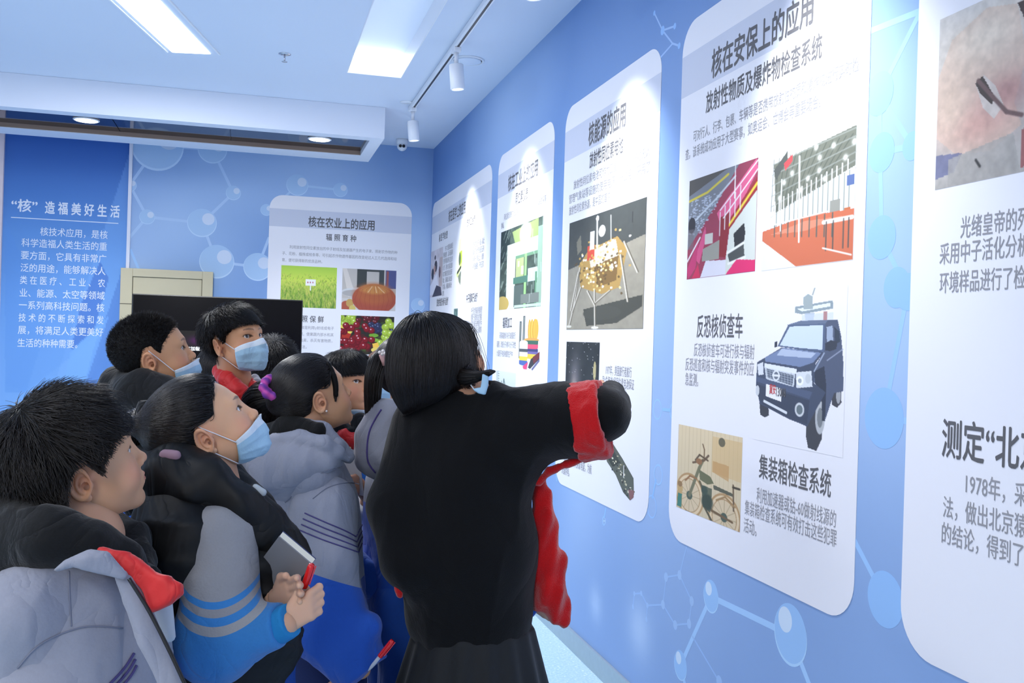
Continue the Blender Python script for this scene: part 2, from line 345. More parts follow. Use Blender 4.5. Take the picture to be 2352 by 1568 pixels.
# ---- left text section of the back wall
x0, x1 = -1.9, -.985
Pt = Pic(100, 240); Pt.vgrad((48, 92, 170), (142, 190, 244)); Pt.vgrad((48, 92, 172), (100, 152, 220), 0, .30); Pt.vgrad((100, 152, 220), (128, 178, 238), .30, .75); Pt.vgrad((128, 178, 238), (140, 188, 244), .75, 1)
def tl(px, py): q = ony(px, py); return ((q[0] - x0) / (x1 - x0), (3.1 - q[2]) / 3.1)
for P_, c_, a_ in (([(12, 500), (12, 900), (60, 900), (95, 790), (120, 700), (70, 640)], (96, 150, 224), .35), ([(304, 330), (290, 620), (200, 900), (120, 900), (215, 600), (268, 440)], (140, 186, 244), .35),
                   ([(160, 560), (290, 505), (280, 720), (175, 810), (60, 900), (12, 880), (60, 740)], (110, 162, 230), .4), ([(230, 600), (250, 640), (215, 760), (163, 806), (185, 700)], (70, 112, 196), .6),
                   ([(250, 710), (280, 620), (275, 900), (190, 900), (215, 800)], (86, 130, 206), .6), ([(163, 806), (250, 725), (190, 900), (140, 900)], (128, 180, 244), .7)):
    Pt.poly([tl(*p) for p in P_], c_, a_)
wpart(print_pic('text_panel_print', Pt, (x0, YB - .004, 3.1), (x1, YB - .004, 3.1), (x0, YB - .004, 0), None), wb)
TXB = lambda u, v, l=0: (u, YB - .0045 - l * .0001, v)
def bl(s, ax, ay, bx_, by, *h): a, b = ub(ax, ay), ub(bx_, by); return (s, a[0], b[0], (a[1] + b[1]) / 2, *h)
body = [('核技术应用，是核', 92.7, 531.7, 247.5, 539.3), ('科学造福人类生活的重', 49.8, 556.4, 245.9, 567), ('要方面，它具有非常广', 48.6, 586, 244.3, 594.3), ('泛的用途，能够解决人', 47.5, 614, 242.5, 623),
        ('类 在 医 疗 、 工 业 、 农', 46.4, 643, 241.4, 650), ('业、能源、太空等领域', 45.3, 671.7, 240.5, 679.4), ('一系列高科技问题。核', 43.8, 700.4, 239.9, 706.4), ('技 术 的 不 断 探 索 和 发', 43, 729, 238.3, 734.7),
        ('展，将满足人类更美好', 41.6, 757, 237.2, 763), ('生活的种种需要。', 40.5, 786, 178, 791)]
wpart(lines_obj('wall_text', [bl(*t, .072) for t in body], TXB, None, M['inkwhite'], .004), wb)
wpart(lines_obj('wall_title', [bl('“核”', 27, 471, 86, 474, .105), bl('造 福 美 好 生 活', 104, 477, 275, 486, .105)], TXB, None, M['inkwhite'], .022), wb)
a, b = ub(25.5, 499), ub(272, 513.4); wpart(mesh('title_rule', [TXB(a[0], a[1] - .003), TXB(b[0], a[1] - .003), TXB(b[0], a[1] + .003), TXB(a[0], a[1] + .003)], [(0, 1, 2, 3)], M['inkwhite']), wb)
struct(box('trim_1', (-.987, YB - .03, 0), (-.962, YB, 3.0), M['trimwhite']))
struct(box('trim_2', (-2.03, YB - .035, 0), (-1.9, YB, 3.0), mat('pinkish_pillar_edge', (232, 214, 218), .5)))
# ---- beige door behind the television
dr = empty('door_1', (-.66, YB, 0)); struct(dr)
bm = bmesh.new()
bx(bm, (-1.02, YB - .07, 0), (-.93, YB - .005, 1.93), .004); bx(bm, (-.395, YB - .07, 0), (-.312, YB - .005, 1.93), .004); bx(bm, (-.93, YB - .07, 1.865), (-.395, YB - .005, 1.93), .004)
with_root(dr, bm_obj('door_frame', bm, M['door']), box('door_leaf', (-.926, YB - .058, .01), (-.399, YB - .01, 1.861), M['door'], bev=.003),
          box('door_joint', (-.93, YB - .0575, .01), (-.925, YB - .0565, 1.863), M['doorline']), box('door_joint', (-.3995, YB - .0575, .01), (-.394, YB - .0565, 1.863), M['doorline']), box('door_joint', (-.93, YB - .0575, 1.8605), (-.395, YB - .0565, 1.8645), M['doorline']),
          box('frame_joint', (-1.02, YB - .0713, 1.64), (-.93, YB - .0705, 1.646), M['doorline']),
          lathe('door_handle', [(.02, 0), (.02, .008), (.009, .01), (.009, .05), (.011, .055), (.011, .065), (0.002, .067)], (-.45, YB - .058, 1.0), (0, -1, 0), M['chrome']))
# ---- dropped soffit with bronze mirror underside and two downlights
ZS = 2.876; sx1 = .893; sy0, sy1 = 6.98, 7.97
sf = empty('ceiling_soffit', (-1.3, 7.5, ZS)); struct(sf)
bm = bmesh.new()
bx(bm, (XL, sy0, ZS), (sx1, 7.10, ZC_ - .001)); bx(bm, (XL, 7.72, ZS), (sx1, sy1, ZC_ - .001)); bx(bm, (.80, 7.10, ZS), (sx1, 7.72, ZC_ - .001))
fr = bm_obj('soffit_box', bm, M['white'])
mr_ = []
for k, (xa, xb) in enumerate(((XL, -.985), (-.98, -.19), (-.188, .799))): mr_.append(box('mirror_panel', (xa, 7.101, ZS + .035), (xb, 7.719, ZS + .045), M['mirror']))
with_root(sf, fr, *mr_, box('painted_tan_reflection', (XL, 7.712, ZS + .004), (.798, 7.7195, ZS + .036), mat('painted_tan_reflection', (150, 128, 116), .5)))  # tan strip painted in as the rim's reflection in the mirror
for k, (x, y) in enumerate(((-1.165, 7.36), (.455, 7.35))):
    r = tag(empty('downlight', (x, y, ZS + .035)), 'round recessed downlight in the mirror soffit, ' + ('left one above the blue text section' if k == 0 else 'right one near the soffit corner'), 'downlight', 'downlights in the soffit')
    with_root(r, lathe('trim_ring', [(.088, 0), (.088, -.006), (.078, -.01), (.074, -.004), (.074, 0)], (x, y, ZS + .034), (0, 0, 1), M['lampwhite']),
              lathe('lens', [(.073, 0), (.073, .004)], (x, y, ZS + .025), (0, 0, 1), M['emitwarm']))
    light('downlight_lamp', 'SPOT', (x, y, ZS - .03), 45, (1, .97, .92), target=(x, y, 0), spot_size=math.radians(110), spot_blend=.8, shadow_soft_size=.06)
# ---- light boxes
r = tag(empty('light_box', (*((A1 + Cq1) / 2), ZC_)), 'bright slanted rectangular ceiling light panel at upper left', 'ceiling light')
def slab(name, Q, z0, z1, m, inset=0.):
    c = sum(Q) / 4; Q = [q + (c - q) / np.linalg.norm(c - q) * inset for q in Q]
    return mesh(name, [(*q, z0) for q in Q] + [(*q, z1) for q in Q], [(3, 2, 1, 0), (4, 5, 6, 7)] + [(i, (i + 1) % 4, (i + 1) % 4 + 4, i + 4) for i in range(4)], m)
Q1 = [A1, B1, Cq1, D1q]; s_ = _n(B1 - A1); QF = [A1 - s_ * .045 - d1 * .0, B1 + s_ * .045 - d1 * .0, Cq1 + s_ * .045, D1q - s_ * .045]
pf = slab('diffuser', Q1, ZC_ - .004, ZC_ + .02, M['emit'])
def strip(a, b, w, name='reveal_trim'):
    n2 = np.array([-(b - a)[1], (b - a)[0]]) / np.linalg.norm(b - a) * w; return slab(name, [a, b, b + n2, a + n2], ZC_ - .008, ZC_ - .0005, M['lampwhite'])
with_root(r, pf, strip(B1 + s_ * .05, Cq1 + s_ * .05, .01), strip(A1 - s_ * .035, D1q - s_ * .035, .01))
r = tag(empty('light_box', (.71, 4.8, ZC_)), 'deep recessed ceiling light box beside the track, glowing brightest at its far end', 'ceiling light')
bm = bmesh.new()
for lo, hi in (((X2a - .0, Y2a, ZC_ - .001), (X2a + .006, Y2b, ZC_ + .3)), ((X2b - .006, Y2a, ZC_ - .001), (X2b, Y2b, ZC_ + .3)), ((X2a, Y2b - .006, ZC_ - .0012), (X2b, Y2b, ZC_ + .3)), ((X2a, Y2a, ZC_ - .0012), (X2b, Y2a + .006, ZC_ + .3))): bx(bm, lo, hi)
with_root(r, bm_obj('recess_side', bm, M['lampwhite']), box('diffuser', (X2a, Y2a, ZC_ + .12), (X2b, Y2b, ZC_ + .13), M['emit2']), box('end_lamp', (X2a + .03, Y2b - .09, ZC_ + .095), (X2b - .03, Y2b - .01, ZC_ + .118), M['emit']))
lc = (A1 + Cq1) / 2; light('panel_lamp', 'AREA', (lc[0], lc[1], ZC_ - .02), 80, (1, .99, .985), target=(lc[0], lc[1], 0), shape='RECTANGLE', size=.22, size_y=2.0)
# ---- track and its spots
tr = tag(empty('light_track', (1.065, 3.5, ZC_)), 'long white ceiling track with black slot above the panel wall', 'light track')
with_root(tr, box('rail', (1.047, -.6, ZC_ - .034), (1.083, 6.86, ZC_ - .001), M['lampwhite'], bev=.003), box('slot', (1.060, -.58, ZC_ - .0355), (1.072, 6.84, ZC_ - .0335), M['black']), box('end_cap', (1.046, 6.86, ZC_ - .036), (1.084, 6.885, ZC_ - .001), M['lampwhite'], bev=.003))
for k, y in enumerate((6.78, 5.29, 3.77, 2.34, .62)):
    nm = ('farthest spot near the dome camera', 'second spot from the back wall, beside a round vent', 'spot outside the top edge, third from the back', 'spot over the vehicle panel, fourth from the back', 'spot nearest the camera end')[k]
    r = tag(empty('track_spot', (1.065, y, ZC_ - .035)), 'white cylindrical track spotlight, ' + nm, 'spotlight', 'spots on the ceiling track')
    d = _n(np.array([.10, .03, -1.0])); p0 = np.array([1.065, y, ZC_ - .125])
    with_root(r, box('adapter', (1.045, y - .035, ZC_ - .06), (1.085, y + .035, ZC_ - .0345), M['lampwhite'], bev=.004),
              lathe('neck', [(.012, 0), (.012, .06)], (1.065, y, ZC_ - .12), (0, 0, 1), M['lampwhite'], n=16),
              lathe('head', [(.036, 0), (.04, .003), (.04, .135), (.037, .14), (.034, .14), (.034, .13)], p0, d, M['lampwhite']),
              lathe('lens', [(.033, 0), (.033, .006)], p0 + d * .127, d, M['spotface'], n=24))
    q = p0 + d * .16
    light('spot_lamp', 'SPOT', q, (100, 100, 104, 104, 5)[k], (.98, .99, 1), target=(XR + .02, y - .06, 1.6), spot_size=math.radians(76), spot_blend=1., shadow_soft_size=.025)
# ---- small ceiling fittings
sp = onz(654, 124); r = tag(empty('sprinkler', (sp[0], sp[1], ZC_)), 'chrome pendant fire sprinkler in the middle of the ceiling', 'sprinkler')
with_root(r, lathe('escutcheon', [(.036, 0), (.036, -.003), (.02, -.008), (.012, -.008)], (sp[0], sp[1], ZC_), (0, 0, 1), M['chrome'], n=24), lathe('bulb', [(.005, 0), (.005, -.035)], (sp[0], sp[1], ZC_ - .008), (0, 0, 1), M['chrome'], n=10),
          lathe('deflector', [(.004, 0), (.017, -.002), (.017, -.004)], (sp[0], sp[1], ZC_ - .043), (0, 0, 1), M['chrome'], n=16))
vt = onz(1075, 138); r = tag(empty('round_vent', (vt[0], vt[1], ZC_)), 'round flush ceiling vent ring beside the second track spot', 'vent')
with_root(r, lathe('outer_ring', [(.098, 0), (.098, -.006), (.086, -.008), (.086, 0)], (vt[0], vt[1], ZC_), (0, 0, 1), M['lampwhite']), lathe('disc', [(.078, 0), (.078, -.009), (.07, -.012)], (vt[0], vt[1], ZC_), (0, 0, 1), M['ceiling']), lathe('gap', [(.084, 0), (.084, -.003)], (vt[0], vt[1], ZC_), (0, 0, 1), M['black']))
pl = onz(940, 235); lathe_ = lathe('ceiling_cover_plate', [(.045, 0), (.045, -.004), (.04, -.006)], (pl[0] - .02, pl[1], ZC_), (0, 0, 1), M['lampwhite']); tag(lathe_, 'small round white cover plate on the ceiling by the track end', 'cover plate')
cm = onz(924, 320); r = tag(empty('dome_camera', (cm[0], cm[1], ZC_)), 'white twin-lens dome security camera under the ceiling near the corner', 'security camera')
cc = np.array([cm[0], cm[1], ZC_ - .055])
bm = bmesh.new(); bmesh.ops.create_uvsphere(bm, u_segments=28, v_segments=18, radius=.043, matrix=Matrix.Translation(cc)); eb = bm_obj('eyeball', bm, M['lampwhite'], smooth=True)
dd = _n(CAM - cc); uu = _n(np.cross((0, 0, 1), dd))
with_root(r, lathe('mount', [(.05, 0), (.05, -.022), (.046, -.04), (.044, -.044)], (cm[0], cm[1], ZC_), (0, 0, 1), M['lampwhite']), eb,
          lathe('lens', [(.013, 0), (.013, .004), (.009, .005)], cc + (dd + uu * .33) * .040, dd + uu * .3, M['black'], n=20), lathe('lens', [(.013, 0), (.013, .004), (.009, .005)], cc + (dd - uu * .33) * .040, dd - uu * .3, M['black'], n=20))
# ================================================================ television on a stand
tv = tag(empty('television', (-.22, 7.3, 0)), 'large black flat television on a floor stand before the beige door', 'television')
tva = [ony(304, 674, 7.3), ony(696, 689, 7.3)]; xa, xb, zt = tva[0][0], tva[1][0], (tva[0][2] + tva[1][2]) / 2; zb = zt - .69
bm = bmesh.new(); bx(bm, (xa, 7.3, zb), (xb, 7.36, zt), .006)
PTV = lambda u, v, l=0: (u, 7.2965 - l * .0002, v)
a, b = ony(430, 800, 7.2965), ony(462, 801, 7.2965)
ch = .0285
txt = lines_obj('loading_text', [('正在加载：', b[0] - 5.1 * ch + .012, b[0] + .002, a[2], ch * 1.15)], PTV, None, mat('screen_text', (255, 255, 255), .5, emit=(255, 255, 255), estr=.8), .012)
Pg = Pic(50, 30, (4, 4, 10)); Pg.glow(.5, .5, .26, .26, (92, 14, 104), .9)
g0 = ony(455, 782, 7.297); gl = print_pic('screen_glow', Pg, (g0[0] - .14, 7.297, g0[2] + .07), (g0[0] + .14, 7.297, g0[2] + .07), (g0[0] - .14, 7.297, g0[2] - .07), None, material=None)
gm, gN, gL, gb = nodes('screen_picture'); at_ = gN.new('ShaderNodeAttribute'); at_.attribute_name = 'col'; gL.new(at_.outputs['Color'], gb.inputs['Emission Color']); gb.inputs['Emission Strength'].default_value = .8; gb.inputs['Base Color'].default_value = (0, 0, 0, 1); gb.inputs['Roughness'].default_value = .12
gl.data.materials[0] = gm
with_root(tv, bm_obj('casing', bm, M['black']), box('screen', (xa + .008, 7.2975, zb + .012), (xb - .008, 7.3005, zt - .008), M['tvglass']), txt, gl,
          box('stand_post', (-.30, 7.36, .05), (-.24, 7.40, zt - .2), M['black']), box('stand_post', (-.20, 7.36, .05), (-.14, 7.40, zt - .2), M['black']), box('stand_foot', (-.55, 7.1, .03), (-.50, 7.65, .07), M['black']), box('stand_foot', (.06, 7.1, .03), (.11, 7.65, .07), M['black']), box('stand_beam', (-.55, 7.36, .045), (.11, 7.41, .085), M['black']))
# ================================================================ DISPLAY PANELS
def rrect(u0, v0, u1, v1, r, n=9):
    P = []
    for cx, cy, a0 in ((u1 - r, v1 - r, 0), (u0 + r, v1 - r, 90), (u0 + r, v0 + r, 180), (u1 - r, v0 + r, 270)):
        for k in range(n + 1): a = math.radians(a0 + 90 * k / n); P.append((cx + r * math.cos(a), cy + r * math.sin(a)))
    return P
def board(name, P, mp, l0, l1, material, parent):
    n = len(P); V = [mp(u, v, l0) for u, v in P] + [mp(u, v, l1) for u, v in P]
    return wpart(mesh(name, V, [tuple(range(n)), tuple(range(2 * n - 1, n - 1, -1))] + [(i, i + n, (i + 1) % n + n, (i + 1) % n) for i in range(n)], material), parent)
MR = lambda u, v, l: (XR - l, -u, v)
MBK = lambda u, v, l: (u, YB - l, v)
PB, PT_, BT, BB = .739, 2.607, 2.492, 2.342
def panel(label, u0, u1, mp, rad=.11, wm=None):
    c = mp((u0 + u1) / 2, (PB + PT_) / 2, .004); r = tag(empty('display_panel', c), label, 'display panel', 'white display panels on the blue walls')
    board('board', rrect(u0, PB, u1, PT_, rad), mp, 0.0001, .0014, wm or M['panelwhite'], r)
    board('header_band', [(u0, BB), (u1, BB), (u1, BT), (u0, BT)], mp, .0012, .0016, M['band'], r)
    return r
TR = lambda u, v, l=0: (XR - .0020 - l * .00006, -u, v)
TB_ = lambda u, v, l=0: (u, YB - .0020 - l * .00006, v)
def rl(s, ax, ay, bx_, by, *h): a, b = ur(ax, ay), ur(bx_, by); return (s, a[0], b[0], (a[1] + b[1]) / 2, *h)
def text(name, ls, root, material='ink', bold=0., side='R'):
    f = rl if side == 'R' else bl; L_ = [f(*t) for t in ls]; blocks = [[L_[0]]]
    for q in L_[1:]:
        p = blocks[-1][-1]; h = max(q[4] if len(q) > 4 else .05, .03)
        if abs(p[3] - q[3]) < 2.6 * h and q[1] < p[2] and p[1] < q[2]: blocks[-1].append(q)
        else: blocks.append([q])
    for k, b_ in enumerate(blocks): o = wpart(lines_obj(name, b_, TR if side == 'R' else TB_, None, M[material], bold), root)
    return o
def picr(name, pic, p00, p10, p01, root):
    a, b, c = ur(*p00), ur(*p10), ur(*p01); v1 = (a[1] + b[1]) / 2; u0 = (a[0] + c[0]) / 2
    return wpart(print_pic(name, pic, (XR - .0018, -u0, v1), (XR - .0018, -b[0], v1), (XR - .0018, -u0, c[1]), None), root)
def picb(name, pic, p00, p10, p01, root):
    a, b, c = ub(*p00), ub(*p10), ub(*p01); v1 = (a[1] + b[1]) / 2; u0 = (a[0] + c[0]) / 2
    return wpart(print_pic(name, pic, (u0, YB - .0018, v1), (b[0], YB - .0018, v1), (u0, YB - .0018, c[1]), None), root)
R_ = np.random.default_rng(5)
# ---- P0 back wall: farming
r0 = panel('white display panel on the back wall with rice, pumpkin and fruit photographs', .122, 1.325, MBK)
text('title', [('核在农业上的应用', 708.4, 509.5, 860, 517, .095)], r0, 'ink', .022, 'B')
text('subtitle', [('辐 照 育 种', 749, 544.5, 818, 548, .062)], r0, 'ink', .014, 'B')
text('paragraph', [('利用放射性同位素放出的中子射线及加速器产生的电子束，照射农作物的种', 665, 567, 912.5, 579.7, .032), ('子、花粉、植株或枝条等，可引起农作物遗传基因的改变经过人工几代选择和培', 648, 581, 911, 595, .032), ('育，便可获得新的优良品种。', 647.7, 597, 740, 600.4, .032)], r0, 'inkgrey', 0, 'B')
text('subtitle', [('辐 照 保 鲜', 674, 731.5, 743.6, 733.6, .062)], r0, 'ink', .014, 'B')
text('paragraph', [('辐照保鲜是利用γ射线或电子', 667, 751.5, 767, 753.5, .032), ('束产生的辐照，使果蔬内部水和其', 648, 766, 766, 768.5, .032), ('它成分发生电离，杀灭有害物质，', 648, 780, 763, 782.5, .032), ('的一种新方法。', 648, 795, 704.6, 796.6, .032)], r0, 'inkgrey', 0, 'B')
p = Pic(150, 112); p.vgrad((176, 214, 84), (208, 228, 92), 0, .35); p.vgrad((208, 226, 96), (96, 140, 60), .35, 1)
for k in range(1300):
    y = .2 + .85 * R_.random() ** .8; x = R_.random(); l = .02 + .10 * y * y; c = [(216, 214, 110), (120, 168, 52), (70, 116, 52), (176, 196, 84), (226, 206, 120)][R_.integers(5)]
    p.line([(x, y), (x + R_.normal() * .02 * y, y - l)], .003 + .004 * y, c, .55)
p.rect(.44, .31, .62, .46, (246, 246, 248)); p.rect(.52, .46, .54, .58, (240, 244, 236))
for k in range(3): p.ell(.48 + k * .045, .385, .012, .022, (200, 120, 130))
picb('photograph', p, (646.4, 609), (774.2, 614.7), (643.5, 704), r0)
p = Pic(140, 104, (196, 190, 184)); p.rect(.27, 0, .45, .45, (70, 74, 74)); p.rect(.68, 0, .77, .45, (72, 78, 80)); p.rect(.8, 0, 1, .45, (86, 92, 140)); p.rect(.45, .0, .68, .05, (80, 84, 84)); p.rect(.82, .02, .86, .4, (150, 90, 90))
p.poly([(.0, 0), (.08, 0), (.24, .6), (.12, .7)], (222, 214, 206)); p.ell(.3, .58, .32, .12, (214, 216, 218), .9, .05); p.ell(.3, .6, .3, .09, (170, 166, 164), .8)
p.rect(0, .72, 1, 1, (206, 202, 200)); p.ell(.08, .93, .1, .14, (176, 92, 72)); p.ell(.15, .84, .07, .1, (196, 160, 96)); p.ell(.2, .97, .06, .08, (210, 190, 110))
p.ell(.6, .72, .41, .37, (170, 84, 68), 1, .03); p.ell(.6, .60, .36, .26, (182, 104, 66), .8, .5); p.ell(.6, .48, .26, .12, (206, 146, 80), .8, .5)
for k in range(-4, 5): p.line([(.6 + k * .02, .38), (.6 + k * .075, .5), (.6 + k * .09, .75), (.6 + k * .07, 1)], .006, (140, 60, 52), .35)
for k in (-1.5, .5, 2.3): p.line([(.6 + k * .03, .42), (.6 + k * .08, .56)], .01, (250, 226, 190), .6)
picb('photograph', p, (787.5, 615.7), (910.5, 622), (783.7, 709.8), r0)
p = Pic(140, 104, (44, 44, 40))
for k in range(60): x, y = R_.random(), R_.random(); p.ell(x, y, .05, .05, [(90, 30, 34), (70, 90, 40), (60, 56, 40)][k % 3], .7)
def berries(n, fx, rad, c, hl):
    for k in range(n):
        x, y = fx(); p.ell(x, y, rad * .74, rad, np.array(c) * .75, 1, .1); p.ell(x - rad * .1, y - rad * .12, rad * .6, rad * .8, c, .9, .4); p.ell(x - rad * .2, y - rad * .35, rad * .17, rad * .2, hl, .9, .5)
berries(26, lambda: (R_.normal(.1, .1), R_.normal(.14, .1)), .08, (176, 206, 74), (236, 246, 190)); berries(22, lambda: (R_.uniform(.3, .75), R_.normal(.08, .07)), .05, (104, 28, 40), (230, 180, 190))
p.poly([(0, .25), (.22, .42), (.18, .5), (0, .38)], (236, 214, 96)); p.poly([(0, .4), (.2, .48), (.16, .6), (0, .66)], (178, 52, 40))
berries(34, lambda: (R_.normal(.70, .09), R_.normal(.30, .07)), .055, (54, 60, 96), (170, 180, 214)); berries(30, lambda: (R_.normal(.92, .07), R_.normal(.50, .26)), .09, (184, 212, 76), (244, 250, 200))
p.ell(.62, .50, .09, .05, (120, 170, 60)); p.ell(.62, .62, .1, .05, (140, 186, 70)); berries(44, lambda: (R_.normal(.28, .14), R_.normal(.64, .17)), .085, (140, 26, 40), (248, 214, 220))
p.poly([(.6, .72), (.7, .68), (.74, .8), (.62, .84)], (250, 200, 84)); p.ell(.68, .88, .1, .07, (240, 214, 110))
picb('photograph', p, (783.7, 723.4), (905.6, 727.7), (780, 812), r0)
# ---- P1 medicine
r1 = panel('white display panel nearest the room corner, medical uses in small columns', -8.29, -6.135, MR)
text('title', [('核在医学上的应用', 1031, 497, 1069.7, 476, .10)], r1, 'ink', .022)
text('subtitle', [('核 医 学 检 查', 1009, 546.5, 1028.4, 538.5, .07), ('放射工治疗', 1073, 512, 1092, 503, .07)], r1, 'ink', .014)
text('subtitle', [('放射免疫分析与治疗', 1003.6, 694, 1030, 691.5, .07), ('中子重离子治疗', 1072, 685, 1097, 682, .07)], r1, 'ink', .014)
c8 = ['PET-CT是影像诊断设', '利用放射，显示脏器病', '变的早期诊断与定位的', '诊疗，将PET核素显像', '和CT解剖定位结合起来', '病灶，精确显示病灶部', '位功能，明确诊断和分', '期诊疗。']
text('paragraph', [(s, 1019 + (4 if k == 0 else 0) - k * .4, 572 + k * 15.4 - (0 if k else 1.5), (1041 if k < 7 else 1024) - k * .4, 563 + k * 14.2 + (4.5 if k == 7 else 0), .05) for k, s in enumerate(c8)], r1, 'inkgrey')
c4 = ['放射性粒子，植入病灶', '伽马刀治疗的适应证有', '利用一个焦点上，聚焦', '杀死癌细胞，不伤正常']
text('paragraph', [(s, 1087 - k * .5, 563.5 + k * 18.3, 1113.5 - k * .7, 550 + k * 16.6, .05) for k, s in enumerate(c4)], r1, 'inkgrey')
text('paragraph', [(s, 1083 - k * .5, 713 + k * 15.3, 1108 - k * .5, 711 + k * 15, .05) for k, s in enumerate(['中子治疗癌症利用原理', '重离子束放射治疗癌症', '是当今最先进的医疗中', '心的治疗设备与保障等'])], r1, 'inkgrey')
p = Pic(50, 110, (214, 206, 214)); p.noise(.2, 4, 6, 3); p.rect(.75, .2, 1, .8, (196, 180, 180)); p.ell(.45, .35, .12, .12, (60, 52, 62)); p.ell(.35, .42, .08, .1, (190, 150, 140)); p.ell(.2, .5, .1, .12, (56, 54, 66)); p.ell(.38, .16, .06, .05, (70, 60, 70))
p.poly([(0, .75), (.55, .5), (.7, .8), (.3, .95), (0, .95)], (238, 236, 246)); p.poly([(.2, 1), (.55, .76), (.9, .82), (1, 1)], (64, 60, 76)); p.ell(.78, .5, .08, .12, (120, 96, 100))
picr('photograph', p, (991.4, 578.4), (1018.3, 566.6), (986.6, 683.9), r1)
p = Pic(50, 110, (236, 236, 243)); p.poly([(.5, 0), (.95, .0), (.9, .3), (.55, .35), (.35, .2)], (226, 232, 180)); p.poly([(.5, .28), (.95, .25), (.98, .6), (.5, .55)], (176, 204, 60)); p.ell(.6, .42, .16, .13, (86, 104, 70)); p.poly([(.1, .72), (.9, .5), (.95, .6), (.3, .82)], (214, 226, 150)); p.line([(.3, .7), (.8, .6)], .03, (60, 66, 60)); p.poly([(.4, .78), (.9, .66), (.8, .98), (.55, .9)], (120, 130, 110))
picr('photograph', p, (1049, 552), (1064, 546), (1046, 660), r1)
p = Pic(50, 60, (90, 120, 116)); p.noise(.6, 4, 4, 8); picr('photograph', p, (1044, 709), (1052, 708), (1042, 730), r1)
# ---- P2 industry
r2 = panel('white display panel second from room corner, industrial uses with machine and wire spools', -5.97, -4.79, MR)
text('title', [('核在工业上的应用', 1168, 423.5, 1236, 382.5, .105)], r2, 'ink', .022)
text('subtitle', [('同位素仪表', 1185, 457, 1213.6, 443.5, .078), ('辐照加工', 1155.5, 741, 1176.7, 740.6, .07), ('实物计量', 1202, 906, 1226, 907, .07)], r2, 'ink', .016)
text('paragraph', [('同位素仪表广泛应用于采矿、冶金、建材、资源勘探等', 1158.6, 498.7, 1255.4, 456, .044), ('领域。', 1151.6, 519.5, 1158.5, 516.5, .044), ('采用高能射线与电子加速器进行', 1148, 770, 1185, 770, .044), ('辐照，改善分子材料与分子改性', 1142, 790, 1185.5, 792, .044), ('大量用于电线电缆的生产中', 1141.6, 811, 1178, 813, .044)], r2, 'inkgrey')
p = Pic(120, 190, (70, 84, 76)); p.noise(.7, 7, 12, 4); p.rect(0, 0, .25, .4, (44, 58, 56)); p.poly([(.3, .05), (.9, 0), (.9, .2), (.4, .25)], (150, 170, 110)); p.ell(.62, .12, .12, .12, (240, 244, 230), 1, .5)
p.rect(.18, .2, .4, 1, (214, 226, 214)); p.rect(.2, .22, .26, 1, (246, 250, 246)); p.rect(.38, .2, .95, .36, (196, 222, 206)); p.rect(.4, .36, .95, .4, (110, 150, 120)); p.rect(.62, .36, .67, 1, (150, 206, 130)); p.rect(.42, .4, .6, .62, (170, 180, 130)); p.rect(.46, .43, .5, .5, (240, 236, 170)); p.rect(.54, .5, .6, .6, (236, 226, 180)); p.rect(.36, .62, .95, .7, (80, 120, 104)); p.rect(.7, .55, .95, .7, (190, 216, 214)); p.rect(.38, .72, .6, .98, (88, 102, 98)); p.rect(.9, .1, 1, 1, (150, 180, 160)); p.rect(.86, .6, .9, 1, (96, 140, 110)); p.ell(.08, .93, .18, .1, (196, 170, 96)); p.rect(.4, .96, 1, .99, (190, 216, 196)); p.rect(.55, .84, .95, .95, (120, 128, 122))
for k in range(26): x, y = R_.random() * .2, R_.random() * .8; p.line([(x, y), (x + .05, y - .07)], .004, (190, 206, 190), .6)
for k in range(22): x, y = R_.uniform(.7, 1), R_.random(); p.line([(x, y), (x, y + .1)], .004, (220, 236, 226), .5)
picr('photograph', p, (1152.3, 534), (1249, 494.7), (1146, 712), r2)
p = Pic(110, 170, (236, 236, 243))
for x, t in ((.05, .1), (.22, 0)): p.rect(x, t, x + .1, .8 if x < .1 else .5, (92, 100, 98)); p.rect(x + .035, t + .02, x + .06, .7 if x < .1 else .48, (220, 226, 220), .6)
for dx in (0, .11, .24): p.ell(.52 + dx, .27 - dx * .02, .07 + dx * .15, .2, (214, 160, 66)); p.ell(.54 + dx, .27 - dx * .02, .05 + dx * .15, .19, (238, 190, 90))
p.ell(.82, .26, .1, .19, (234, 180, 80)); p.ell(.62, .45, .34, .04, (220, 166, 90)); p.rect(.36, .46, .90, .78, (60, 92, 84))
for y, c in ((.46, (70, 110, 96)), (.53, (222, 90, 120)), (.61, (70, 70, 120)), (.66, (120, 110, 170)), (.71, (236, 200, 80))): p.rect(.36, y, .92, y + .06, c); p.ell(.64, y + .06, .28, .03, c)
p.rect(.08, .50, .46, .88, (240, 240, 240)); p.ell(.27, .50, .19, .04, (250, 250, 250))
for y, c in ((.56, (226, 226, 226)), (.62, (84, 90, 96)), (.68, (246, 246, 246)), (.76, (244, 210, 84)), (.84, (84, 110, 180))): p.rect(.08, y, .46, y + .06, c); p.ell(.27, y + .06, .19, .03, c)
p.poly([(.25, .95), (.5, .85), (.45, 1), (.3, 1)], (226, 80, 130)); p.poly([(.62, .8), (1, .65), (1, .78), (.6, .98), (.5, .96)], (66, 66, 72)); p.poly([(.7, .76), (1, .65), (1, .76), (.75, .88)], (120, 60, 64)); p.line([(.7, .98), (1, .8)], .02, (110, 110, 150))
picr('picture', p, (1191, 727), (1243, 722), (1190, 846), r2)
p = Pic(60, 110, (206, 218, 212)); p.vgrad((222, 228, 226), (176, 194, 188)); p.rect(.0, 0, .12, 1, (196, 204, 202))
for k in range(20): p.rect(.1, k * .05, .17, k * .05 + .008, (80, 90, 90))
